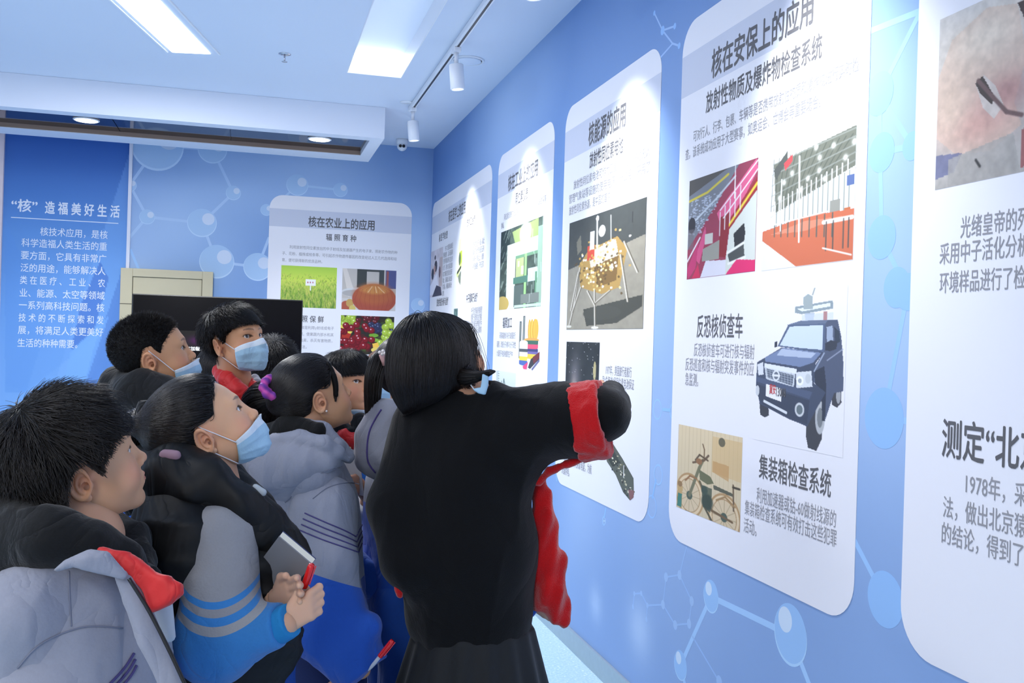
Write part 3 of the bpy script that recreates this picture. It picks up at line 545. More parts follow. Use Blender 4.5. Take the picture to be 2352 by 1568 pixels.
p.line([(.42, .15), (.38, .3), (.42, .42), (.5, .3), (.42, .15)], .01, (90, 110, 110)); p.line([(.3, .2), (.3, .6)], .01, (120, 140, 140)); p.ell(.45, .55, .14, .07, (200, 214, 220)); p.ell(.47, .72, .17, .07, (90, 150, 190)); p.rect(.32, .72, .6, .8, (226, 170, 90)); p.ell(.45, .85, .2, .08, (206, 196, 180))
picr('photograph', p, (1141, 850), (1185, 858), (1137, 960), r2)
# ---- P3 energy
r3 = panel('white display panel behind the outstretched arm with a lunar lander photograph', -4.612, -3.437, MR)
text('title', [('核能源的应用', 1353, 312, 1438, 260, .115)], r3, 'ink', .022)
text('subtitle', [('放射性同位素电池', 1355, 369, 1432, 331, .08)], r3, 'ink', .012)
text('paragraph', [('放射性同位素电池可作为卫星、极地、驻地无人', 1318.5, 424, 1494, 348, .048), ('管理气象站等设施的使用电源，十二月，采用了', 1308, 456, 1494, 384, .048), ('放射性同位素热源，是中国的首次', 1308, 484, 1402, 451, .048),
                   ('1977年，美国旅行者航行', 1392.5, 849, 1451.5, 855, .048), ('一号“先驱者”号同位素电池保证', 1379, 871, 1457, 886, .048), ('了航行的顺利和成功', 1379, 895, 1440, 908, .048), ('把热能直接转换成电能，为航', 1296, 1056, 1360, 1075, .048), ('天器供电。', 1290.7, 1077, 1309, 1084, .048)], r3, 'inkgrey')
p = Pic(150, 190, (62, 64, 60)); p.vgrad((62, 66, 64), (70, 72, 68), 0, .45); p.poly([(0, .44), (1, .28), (1, 1), (0, 1)], (150, 144, 128)); p.noise(.12, 20, 20, 6); p.poly([(.25, .82), (.98, .74), (.98, .83), (.7, .95), (.3, .97)], (66, 66, 58)); p.ell(.5, .86, .25, .06, (70, 70, 62))
p.poly([(.16, .42), (.3, .3), (.68, .24), (.8, .36), (.72, .66), (.5, .7), (.2, .62)], (176, 140, 74)); p.poly([(.3, .32), (.66, .26), (.7, .4), (.34, .46)], (214, 206, 184)); p.poly([(.4, .44), (.7, .4), (.68, .6), (.44, .64)], (120, 90, 46)); p.rect(.285, .26, .385, .39, (206, 70, 52))
for k in range(150): x, y = R_.normal(.45, .15), R_.normal(.46, .12); p.ell(x, y, .014, .01, [(240, 220, 150), (250, 250, 240), (90, 70, 40), (200, 160, 80)][k % 4], .9)
p.poly([(.12, .2), (.18, .14), (.2, .28), (.14, .32)], (120, 116, 100)); p.line([(.42, .3), (.41, .04)], .008, (226, 226, 220)); p.ell(.415, .04, .02, .025, (240, 240, 240)); p.ell(.48, .16, .045, .05, (230, 228, 220)); p.line([(.6, .25), (.59, .05)], .004, (220, 220, 214)); p.rect(.32, .14, .38, .3, (236, 234, 228))
for a in ([(.18, .44), (.1, .8), (.04, .96)], [(.2, .62), (.08, .84)], [(.72, .4), (.82, .78)], [(.76, .3), (.92, .56)], [(.4, .66), (.42, .98)], [(.3, .66), (.4, .78), (.6, .68)], [(.16, .48), (.06, .82)]): p.line(a, .007, (216, 210, 196)); p.line([(q[0] + .012, q[1]) for q in a], .004, (84, 76, 60))
p.ell(.04, .97, .04, .012, (220, 216, 200)); p.ell(.42, .985, .05, .012, (226, 222, 210)); p.line([(.85, .08), (.85, .16)], .003, (30, 30, 30))
p.a=p.a*.9+20
picr('photograph', p, (1309.5, 512), (1487, 453), (1301.5, 757), r3)
p = Pic(90, 170, (52, 56, 58)); p.noise(.3, 4, 6, 2)
for k in range(70): p.ell(R_.random(), R_.random(), .008, .005, (220, 220, 220), .8)
p.glow(.3, .46, .16, .3, (190, 180, 190), .45); p.glow(.27, .62, .07, .16, (250, 224, 196), .95); p.poly([(.8, 1), (.8, .8), (.98, .45), (.98, .9)], (236, 236, 240)); p.ell(.88, .3, .04, .1, (220, 206, 150), .8); p.ell(.9, .5, .03, .1, (206, 190, 140), .8)
picr('photograph', p, (1301.5, 784.4), (1378.6, 786.5), (1297, 985), r3)
# long probe printed diagonally
D = Decal(lambda u, v, l: (XR - .0018 - l * .00006, -u, v))
def rq(pts, c, l=0): D.poly([ur(*q) for q in pts][::1], c, l)
rq([(1380, 1003), (1398, 1002), (1430, 1052), (1456, 1098), (1457, 1135), (1448, 1149), (1432, 1130), (1415, 1090), (1395, 1060)], (96, 100, 90)); rq([(1390, 1020), (1408, 1028), (1425, 1062), (1408, 1072), (1395, 1050)], (70, 74, 66), 1)
for k in range(70):
    t = R_.random(); x = 1390 + t * 62 + R_.normal() * 6; y = 1015 + t * 118 + R_.normal() * 7; c = [(196, 190, 160), (50, 50, 46), (226, 220, 196), (120, 116, 90), (60, 56, 50)][k % 5]; w, h = R_.uniform(1, 4), R_.uniform(1.5, 6)
    rq([(x, y), (x + w, y + h * .5), (x + w * .8, y + h * 1.3), (x - .5, y + h)], c, 2)
rq([(1444, 1124), (1457, 1126), (1456, 1142), (1448, 1149)], (140, 100, 100), 6); rq([(1433, 1068), (1435, 1068), (1434, 1098), (1432, 1096)], (200, 200, 196), 3)
wpart(mesh('picture', D.V, D.F, M['print'], col=np.array(D.C)), r3)
# ---- P4 security
r4 = panel('tall white display panel headed for security uses, with stadium, hall, vehicle and motorcycle pictures', -3.25, -2.128, MR)
text('title', [('核在安保上的应用', 1636, 146, 1869, 18, .105)], r4, 'ink', .022)
text('subtitle', [('放射性物质及爆炸物检查系统', 1623, 232, 1889, 110, .078)], r4, 'ink', .012)
text('paragraph', [('可对行人、行李、包裹、车辆等是否携带放射性物质和爆炸物进行实时检', 1593.8, 307, 1974, 155, .044), ('查。该系统成功应用于大型赛事，如奥运会、世博会等重要场合。', 1575.5, 354, 1886, 233, .044)], r4, 'inkgrey')
text('subtitle', [('反恐核侦查车', 1602, 749.5, 1707, 748.5, .085)], r4, 'ink', .010)
text('paragraph', [('反恐核侦查车可进行核与辐射', 1595, 803, 1734, 808, .05), ('反恐巡查和核与辐射突发事件的应', 1575.5, 837, 1733, 845.5, .05), ('急监测。', 1575, 870, 1605, 872.5, .05)], r4, 'inkgrey')
text('subtitle', [('集装箱检查系统', 1745, 1073, 1910, 1109, .078)], r4, 'ink', .010)
text('paragraph', [('利用加速器或钴-60做射线源的', 1739, 1136.5, 1921.6, 1191, .05), ('集装箱检查系统可有效打击这些犯罪', 1712, 1167.5, 1922.8, 1233, .05), ('活动。', 1709.6, 1205, 1739, 1214.5, .05)], r4, 'inkgrey')
p = Pic(140, 180, (150, 60, 84)); p.poly([(0, 0), (.75, 0), (.45, .3), (.0, .7)], (120, 126, 136)); p.poly([(0, .0), (.6, 0), (.0, .16)], (84, 82, 80))
for k in range(220): x, y = R_.random() * .5, .2 + R_.random() * .35; p.rect(x, y, x + .025, y + .012, (176, 186, 204) if (x + y) < .75 else (150, 60, 84), .8)
p.line([(0, .21), (.3, .17), (.6, .06)], .012, (206, 190, 70)); p.line([(.05, .45), (.45, .25), (.7, .1)], .01, (190, 200, 210)); p.poly([(.45, .4), (.98, 0), (1, .1), (.62, .6), (.5, .8), (.5, .5)], (216, 96, 138)); p.poly([(.62, .5), (1, .16), (1, .34), (.62, .62)], (150, 40, 50)); p.line([(.62, .55), (1, .22)], .012, (226, 200, 70)); p.poly([(.64, .58), (1, .28), (1, 1), (.6, 1), (.6, .85)], (206, 212, 206)); p.poly([(.12, .8), (.28, .5), (.3, .6), (.2, .86)], (206, 84, 130)); p.poly([(.0, .9), (.18, .62), (.14, .9), (.02, 1)], (190, 60, 110)); p.poly([(.5, .45), (.64, .42), (.6, .84), (.5, .82)], (138, 42, 52)); p.poly([(.25, .72), (.5, .66), (.5, .84), (.24, .84)], (150, 150, 142)); p.rect(.28, .58, .4, .68, (196, 196, 190)); p.poly([(.7, .63), (.84, .55), (.86, .64), (.84, .76), (.72, .76)], (44, 46, 50)); p.poly([(.62, .8), (.84, .72), (.86, .86), (.66, .9)], (74, 78, 78)); p.line([(.62, .8), (.84, .73)], .012, (230, 232, 230)); p.line([(.64, .9), (.86, .86)], .012, (230, 232, 230)); p.poly([(.6, 1), (.75, .87), (1, .9), (1, 1)], (216, 50, 110)); p.poly([(.08, 1), (.18, .86), (.22, 1)], (200, 50, 90)); p.poly([(.22, 1), (.3, .84), (.6, .86), (.6, 1)], (214, 214, 226))
for k in range(5): p.line([(.7 + .0 * k, .0 + .05 * k), (.7, .3)], .004, (236, 236, 238)); p.line([(.5 + .07 * k, .4 - .05 * k), (.5 + .07 * k, .62 - .05 * k)], .005, (224, 226, 230))
p.line([(.5, .38), (1, 0.02)], .006, (236, 236, 240)); p.line([(.55, .46), (1, .1)], .006, (236, 236, 240)); p.ell(.06, .46, .06, .08, (50, 50, 56)); p.rect(.0, .5, .1, .7, (110, 104, 110), .6); p.line([(0, .82), (.2, .6)], .008, (226, 226, 230))
picr('photograph', p, (1583.5, 416), (1743, 362.6), (1580, 641.7), r4)
p = Pic(170, 180, (222, 224, 222)); p.poly([(.12, .1), (1, 0), (1, .3), (.16, .52)], (112, 116, 104)); p.poly([(0, .05), (.12, .08), (.14, .55), (0, .6)], (232, 234, 236))
for k in range(14): p.line([(.12 + .065 * k, .06), (.1 + .035 * k, .5)], .004, (70, 76, 70), .7)
for k in range(6): p.line([(.1, .1 + .09 * k), (1, .02 + .06 * k)], .005, (150, 156, 150), .8)
p.poly([(.12, .15), (.28, .02), (.28, .1), (.15, .24)], (84, 88, 84)); p.poly([(.24, .12), (.34, .06), (.34, .12), (.26, .18)], (206, 76, 80)); p.poly([(.1, .55), (1, .3), (1, .8), (.1, .75)], (218, 222, 220))
for k in range(16): x = .14 + .052 * k; p.rect(x, .42 - .012 * k, x + .012, .74, (238, 240, 240)); p.rect(x + .02, .5 - .012 * k, x + .032, .66, (120, 128, 124), .7)
p.rect(.92, .36, .99, .44, (90, 110, 160)); p.rect(.9, .6, .96, .78, (190, 110, 70)); p.rect(.76, .52, .86, .72, (150, 150, 142))
p.poly([(0, .66), (.5, .6), (1, .62), (1, 1), (.42, 1), (.0, .74)], (202, 112, 82)); p.poly([(0, .74), (.42, 1), (0, 1)], (226, 226, 220)); p.poly([(.1, .7), (.5, .64), (.9, .66), (.5, .72)], (224, 150, 124), .7)
for x, y in ((.6, .07), (.64, .16), (.34, .22), (.25, .28), (.64, .26), (.52, .3), (.9, .22), (.78, .1), (.7, .34), (.2, .4), (.44, .38), (.98, .12)): p.glow(x, y, .02, .022, (255, 255, 250), 1)
for k in range(9): p.line([(.15 + .08 * k, .62), (.15 + .08 * k, .72 + .01 * k)], .006, (90, 96, 92)); 
p.line([(.1, .62), (.75, .6)], .005, (226, 230, 228)); p.line([(.7, .68), (.98, .68)], .016, (244, 244, 242))
for x in (.73, .8, .9, .95): p.line([(x, .68), (x, .9)], .006, (90, 84, 80))
p.line([(.42, .1), (.44, .8)], .008, (240, 242, 240)); p.line([(.22, .25), (.22, .68)], .006, (240, 242, 240)); p.line([(.7, .88), (.98, .96)], .006, (240, 240, 236))
picr('photograph', p, (1757, 359), (1970, 286), (1751, 622), r4)
# vehicle: dark blue four wheel drive, cut out picture
VX = lambda x, y: ((x - 405) / 362., (y - 36) / 576.)
p = Pic(180, 290, (236, 236, 243)); PV = lambda L, c, al=1.: p.poly([VX(*q) for q in L], c, al)
dk = (52, 62, 84)
PV([(428, 460), (470, 470), (474, 510), (455, 520), (434, 512)], (44, 46, 54)); PV([(632, 420), (690, 400), (692, 560), (672, 607), (640, 602), (630, 560)], (50, 52, 58)); p.ell(*VX(682, 490), .05, .1, (176, 180, 184)); p.ell(*VX(682, 490), .03, .06, (110, 116, 120)); PV([(722, 380), (756, 370), (757, 430), (742, 448), (724, 440)], (50, 52, 58)); p.ell(*VX(746, 408), .022, .045, (150, 154, 160))
PV([(690, 150), (735, 150), (750, 210), (760, 300), (762, 390), (730, 400), (700, 500), (690, 400), (655, 370), (650, 320), (690, 260)], (66, 76, 100)); PV([(655, 330), (692, 310), (702, 380), (700, 500), (690, 500), (685, 400), (660, 372)], (36, 42, 56))
PV([(412, 310), (520, 250), (690, 262), (660, 300), (655, 372), (700, 400), (634, 528), (600, 520), (560, 512), (430, 470), (410, 400)], dk)
PV([(448, 290), (530, 250), (680, 264), (650, 300), (600, 318), (450, 305)], (104, 122, 160)); PV([(520, 254), (660, 266), (640, 285), (500, 280)], (186, 200, 224), .8)
PV([(502, 246), (546, 164), (692, 160), (690, 262), (600, 256)], (70, 86, 116)); PV([(512, 242), (552, 172), (684, 168), (682, 254), (600, 250)], (202, 218, 240)); PV([(540, 166), (600, 150), (700, 150), (692, 163)], (90, 104, 130))
PV([(696, 175), (718, 170), (722, 235), (700, 250)], (150, 166, 190)); PV([(724, 175), (742, 190), (746, 225), (728, 235)], (40, 50, 64)); PV([(692, 232), (712, 220), (736, 224), (734, 250), (712, 258), (694, 256)], (40, 46, 58)); PV([(488, 230), (502, 226), (502, 248), (490, 250)], (40, 46, 60))
PV([(446, 312), (586, 326), (584, 345), (446, 330)], (226, 232, 240)); PV([(448, 328), (580, 345), (576, 398), (456, 372)], (196, 204, 214)); PV([(456, 332), (574, 350), (570, 388), (462, 366)], (70, 80, 98))
for k in range(9): p.line([VX(458 + k * 13, 332 + k * 2), VX(464 + k * 12.5, 366 + k * 2.6)], .002, (170, 180, 192), .8)
for k in range(4): p.line([VX(457, 338 + k * 8), VX(572, 354 + k * 9)], .002, (170, 180, 192), .8)
p.ell(*VX(500, 356), .042, .036, (220, 226, 232)); p.ell(*VX(500, 356), .028, .024, (90, 100, 116)); p.rect(*VX(482, 352), *VX(518, 360), (226, 230, 236))
PV([(414, 318), (440, 308), (444, 356), (420, 360)], (214, 220, 228)); PV([(584, 338), (644, 330), (650, 385), (586, 396)], (214, 220, 226)); p.ell(*VX(600, 368), .04, .03, (244, 246, 248)); p.ell(*VX(632, 358), .03, .03, (190, 198, 206)); p.ell(*VX(600, 368), .02, .015, (150, 160, 172))
PV([(412, 366), (650, 404), (640, 430), (412, 385)], (64, 76, 104)); PV([(412, 395), (640, 435), (634, 520), (560, 508), (440, 470), (414, 430)], (44, 52, 70)); PV([(448, 452), (552, 486), (550, 496), (446, 462)], (216, 222, 228))
p.ell(*VX(602, 472), .052, .044, (200, 206, 212)); p.ell(*VX(602, 472), .035, .03, (90, 104, 110)); p.ell(*VX(418, 420), .024, .035, (200, 206, 212)); PV([(457, 391), (526, 404), (526, 452), (457, 438)], (240, 240, 244))
PV([(572, 100), (716, 84), (718, 112), (600, 128), (572, 122)], (120, 138, 146), .9); PV([(580, 108), (708, 92), (708, 104), (600, 118)], (226, 236, 240)); PV([(604, 68), (622, 56), (640, 66), (642, 110), (606, 110)], (150, 164, 166)); p.line([VX(640, 60), VX(648, 36)], .004, (140, 150, 150)); PV([(612, 125), (650, 125), (646, 150), (614, 150)], (170, 184, 200)); PV([(600, 130), (720, 125), (720, 150), (600, 152)], (196, 208, 222), .6); p.rect(*VX(684, 120), *VX(698, 150), (170, 120, 120)); p.line([VX(690, 265), VX(655, 330)], .004, (150, 164, 190)); p.line([VX(702, 290), VX(756, 250)], .003, (140, 150, 176))
p.a = p.a * .86 + np.array((236, 236, 243.)) * .14  # washed-out glare put into the picture's colours by blending towards white
picr('vehicle_picture', p, (1737, 673), (1949, 653), (1736, 1009), r4)
wpart(lines_obj('plate_text', [rl('13008', 1784.5, 897, 1806, 902.5, .036)], lambda u, v, l=0: (XR - .0022 - l * .0001, -u, v), None, M['ink'], .02), r4)
wpart(lines_obj('plate_text', [rl('冀安·', 1769, 892, 1785, 896, .032)], lambda u, v, l=0: (XR - .0022 - l * .0001, -u, v), None, mat('ink_red', (206, 60, 60), .6), .01), r4)
# motorcycle under x-ray
VY = lambda x, y: ((x - 92) / 254., (y - 553 - (x - 92) * .2) / 325.)
p = Pic(150, 190, (214, 194, 158)); p.vgrad((220, 202, 168), (206, 192, 162)); PW = lambda L, c, al=1.: p.poly([VY(*q) for q in L], c, al); LN = lambda L, w, c, al=1.: p.line([VY(*q) for q in L], w, c, al)
for k in range(16): p.rect(k / 16., 0, k / 16. + .008, 1, (190, 170, 134), .5)
PW([(236, 600), (345, 622), (345, 760), (236, 730)], (206, 172, 118), .5); PW([(240, 690), (300, 705), (300, 760), (240, 730)], (186, 140, 86), .6); p.ell(*VY(272, 622), .05, .05, (110, 104, 84))
def wheel(cx, cy):
    for rr, c in ((.26, (176, 140, 96)), (.235, (226, 206, 172)), (.20, (170, 136, 96)), (.188, (218, 200, 168))): p.ell(*VY(cx, cy), rr * .92, rr * 1.0, c, .9, .02)
    for k in range(12): a = k * math.pi / 6; c = VY(cx, cy); p.line([c, (c[0] + .18 * math.cos(a), c[1] + .19 * math.sin(a))], .003, (150, 130, 96), .7)
    p.ell(*VY(cx, cy), .05, .05, (84, 96, 84))
wheel(148, 826); wheel(288, 888); LN([(148, 826), (186, 720), (200, 690)], .018, (120, 118, 92)); LN([(160, 700), (205, 690), (222, 672)], .012, (110, 90, 70)); LN([(205, 690), (205, 650), (198, 630)], .007, (120, 96, 70)); LN([(170, 690), (186, 670), (220, 690)], .01, (100, 84, 66)); p.ell(*VY(185, 695), .05, .035, (150, 110, 76))
PW([(186, 725), (232, 748), (246, 772), (222, 778), (190, 762)], (110, 112, 84)); PW([(244, 776), (318, 800), (320, 812), (246, 792)], (96, 96, 80)); LN([(190, 770), (240, 870), (288, 888)], .014, (110, 100, 76)); LN([(318, 770), (322, 860)], .008, (110, 92, 72)); LN([(318, 778), (340, 782)], .012, (80, 72, 60)); PW([(196, 780), (240, 792), (236, 880), (206, 862)], (84, 92, 76), .85); p.ell(*VY(222, 842), .09, .09, (64, 74, 64), .9, .3); p.ell(*VY(210, 800), .05, .05, (70, 84, 74), .9, .3); LN([(216, 868), (240, 905), (230, 930)], .012, (90, 84, 66)); LN([(240, 870), (318, 900)], .012, (120, 96, 70)); LN([(130, 770), (148, 752), (176, 760)], .01, (150, 110, 76)); LN([(258, 830), (290, 815), (326, 846)], .01, (160, 130, 90))
PW([(96, 790), (118, 796), (116, 880), (94, 874)], (190, 160, 110)); PW([(98, 822), (116, 826), (114, 878), (95, 872)], (74, 128, 116)); p.ell(*VY(106, 786), .04, .035, (150, 120, 84)); PW([(132, 884), (156, 892), (156, 896), (132, 890)], (60, 84, 72)); PW([(290, 945), (338, 965), (338, 970), (290, 955)], (60, 84, 72))
picr('photograph', p, (1560, 975), (1707, 1003), (1554.5, 1163), r4)
# ---- P5
gw = M['panelwhite']
r5 = panel('white display panel at the right edge of the frame with a photograph of bone fragments', -1.945, -.80, MR)
text('paragraph', [('光绪皇帝的死因', 2208, 526, 2395, 492, .052), ('采用中子活化分析法', 2160, 588, 2395, 553, .052), ('环境样品进行了检测', 2160, 648, 2383, 636, .052), ('1978年，采用', 2220, 1108, 2392, 1146, .052), ('法，做出北京猿人', 2168, 1163, 2392, 1218, .052), ('的结论，得到了世', 2165, 1220, 2385, 1288, .052)], r5, 'inkgrey', .003)
text('subtitle', [('测定“北京', 2166, 1000, 2400, 1046, .092)], r5, 'ink', .016)
p = Pic(160, 160, (196, 190, 184)); p.noise(.25, 6, 6, 12); bone = (206, 184, 170)
p.vgrad((206, 202, 198), (176, 172, 168)); p.poly([(.0, .35), (.1, .15), (.35, .05), (.55, .1), (.62, .4), (.55, .62), (.6, .75), (.4, .85), (.15, .82), (.0, .7)], bone); p.glow(.35, .2, .3, .14, (228, 214, 198), .9); p.glow(.3, .68, .26, .12, (206, 160, 150), .8); p.glow(.5, .55, .16, .1, (176, 132, 130), .8); p.glow(.1, .55, .12, .2, (214, 190, 172), .8)
p.poly([(.28, .45), (.34, .42), (.42, .5), (.48, .62), (.42, .68), (.34, .6)], (200, 190, 184)); p.poly([(.28, .45), (.33, .42), (.42, .56), (.4, .6), (.32, .52)], (70, 62, 60)); p.line([(.3, .44), (.5, .66), (.6, .7)], .012, (110, 88, 88)); p.poly([(.6, 0), (1, 0), (1, .6), (.85, .55), (.75, .3)], (220, 200, 194)); p.poly([(.55, .1), (.66, .1), (.82, .34), (.9, .5), (.84, .58), (.7, .4)], (64, 54, 54)); p.glow(.78, .12, .14, .14, (206, 172, 168), .8); p.poly([(.0, .8), (.2, .82), (.14, .92), (.0, .94)], (104, 108, 144), .8); p.poly([(.6, .78), (.78, .68), (.75, .94), (.6, .98)], (150, 90, 90), .9); p.poly([(.1, .84), (.55, .78), (.6, 1), (.1, 1)], (166, 162, 158), .8); p.line([(.3, .88), (.33, .92)], .008, (60, 60, 60)); p.noise(.16, 26, 26, 14)
a = ur(2161, 45.5); b = ur(2352, -38); c = ur(2161, 434)
wpart(print_pic('photograph', p, (XR - .0018, -a[0], a[1]), (XR - .0018, -a[0] - .42, a[1]), (XR - .0018, -a[0], c[1]), None), r5)
# ================================================================ IMPLICIT SURFACES -> MESH (surface nets)
def smin(a, b, k):
    h = np.clip(.5 + .5 * (b - a) / k, 0, 1); return b * (1 - h) + a * h - k * h * (1 - h)
def smax(a, b, k): return -smin(-a, -b, k)
def sph(P, c, r): return np.sqrt(((P - np.array(c, np.float32)) ** 2).sum(1)) - r
def ell(P, c, r, R=None):
    q = P - np.array(c, np.float32)
    if R is not None: q = q @ np.array(R, np.float32)
    r = np.array(r, np.float32); k0 = np.sqrt(((q / r) ** 2).sum(1)); k1 = np.sqrt(((q / (r * r)) ** 2).sum(1)) + 1e-6
    return k0 * (k0 - 1) / k1
def rc(P, a, b, ra, rb, sq=None, k=1.):
    """round cone a->b; sq: unit direction along which it is squashed (k > 1 thinner)"""
    a = np.array(a, np.float32); b = np.array(b, np.float32); p = P - a; ab = b - a
    if sq is not None:
        s = np.array(sq, np.float32); p = p + (p @ s)[:, None] * s * (k - 1); ab = ab + (ab @ s) * s * (k - 1)
    t = np.clip((p @ ab) / (ab @ ab + 1e-9), 0, 1); return np.sqrt(((p - t[:, None] * ab) ** 2).sum(1)) - (ra + (rb - ra) * t)
def chain(P, pts, rs, k=.02, sq=None, sk=1.):
    d = None
    for i in range(len(pts) - 1):
        e = rc(P, pts[i], pts[i + 1], rs[i], rs[i + 1], sq, sk); d = e if d is None else smin(d, e, k)
    return d
def rotz(a): c, s = math.cos(a), math.sin(a); return np.array([[c, -s, 0], [s, c, 0], [0, 0, 1.]])
def rotx(a): c, s = math.cos(a), math.sin(a); return np.array([[1., 0, 0], [0, c, -s], [0, s, c]])
def roty(a): c, s = math.cos(a), math.sin(a); return np.array([[c, 0, s], [0, 1., 0], [-s, 0, c]])
def grad(f, P, e=.0006):
    d0 = f(P); g = np.stack([f(P + np.array(v, np.float32)) - d0 for v in ((e, 0, 0), (0, e, 0), (0, 0, e))], 1); return d0, g / (np.linalg.norm(g, axis=1)[:, None] + 1e-9)
def sdf_mesh(f, lo, hi, h, B=8, slack=1.5, refine=1):
    lo = np.array(lo, np.float32); hi = np.array(hi, np.float32); nb = np.ceil((hi - lo) / (h * B)).astype(int); n = nb * B
    ax = [np.arange(nb[i]) for i in range(3)]; G = np.stack(np.meshgrid(*ax, indexing='ij'), -1).reshape(-1, 3)
    c = lo + (G + .5).astype(np.float32) * (h * B); d = f(c.astype(np.float32)); act = np.abs(d) < h * B * .87 * slack
    vol = np.repeat(np.repeat(np.repeat(np.where(d > 0, 1., -1.).reshape(nb).astype(np.float32), B, 0), B, 1), B, 2)
    o = np.stack(np.meshgrid(*[np.arange(B)] * 3, indexing='ij'), -1).reshape(-1, 3); A = G[act] * B
    for i in range(0, len(A), 400):
        I = (A[i:i + 400, None, :] + o[None]).reshape(-1, 3); vol[I[:, 0], I[:, 1], I[:, 2]] = f((lo + I * h).astype(np.float32))
    s = vol < 0
    cnt = sum(s[a:n[0] - 1 + a, b:n[1] - 1 + b, c_:n[2] - 1 + c_].astype(np.int8) for a in (0, 1) for b in (0, 1) for c_ in (0, 1))
    act = (cnt > 0) & (cnt < 8); I = np.argwhere(act); idx = -np.ones(act.shape, np.int64); idx[act] = np.arange(len(I))
    acc = np.zeros((len(I), 3)); m = np.zeros(len(I))
    cs = [(a, b, c_) for a in (0, 1) for b in (0, 1) for c_ in (0, 1)]
    for p in cs:
        for k in range(3):
            if p[k]: continue
            q = list(p); q[k] = 1; va = vol[I[:, 0] + p[0], I[:, 1] + p[1], I[:, 2] + p[2]]; vb = vol[I[:, 0] + q[0], I[:, 1] + q[1], I[:, 2] + q[2]]
            x = (va < 0) != (vb < 0); t = np.where(x, va / np.where(x, va - vb, 1), 0)
            pos = np.tile(np.array(p, float), (len(I), 1)); pos[:, k] = t; acc += pos * x[:, None]; m += x
    V = lo + (I + acc / m[:, None]) * h
    Q = []
    for k in range(3):
        u, v = (k + 1) % 3, (k + 2) % 3; sl = [slice(1, None)] * 3; 
        a = [slice(1, n[i] - 1) for i in range(3)]; a[k] = slice(0, n[k] - 1); b = list(a); b[k] = slice(1, n[k])
        sa, sb_ = s[tuple(a)], s[tuple(b)]; E_ = np.argwhere(sa != sb_)
        if not len(E_): continue
        flip = sa[tuple(E_.T)]; base = E_ + np.array([0 if i == k else 1 for i in range(3)])
        def ix(du, dv): r = base.copy(); r[:, u] += du; r[:, v] += dv; return idx[tuple(r.T)]
        q = np.stack([ix(-1, -1), ix(0, -1), ix(0, 0), ix(-1, 0)], 1); q[~flip] = q[~flip][:, ::-1]; Q.append(q)
    Q = np.concatenate(Q); Q = Q[(Q >= 0).all(1)]
    for _ in range(refine):
        d0, g = grad(f, V.astype(np.float32)); V = V - g * np.clip(d0, -h, h)[:, None] * .9
    return V, Q
def cat(*ms):
    V = []; Q = []; n = 0
    for v, q in ms: V.append(v); Q.append(np.asarray(q) + n); n += len(v)
    return np.concatenate(V), np.concatenate(Q)
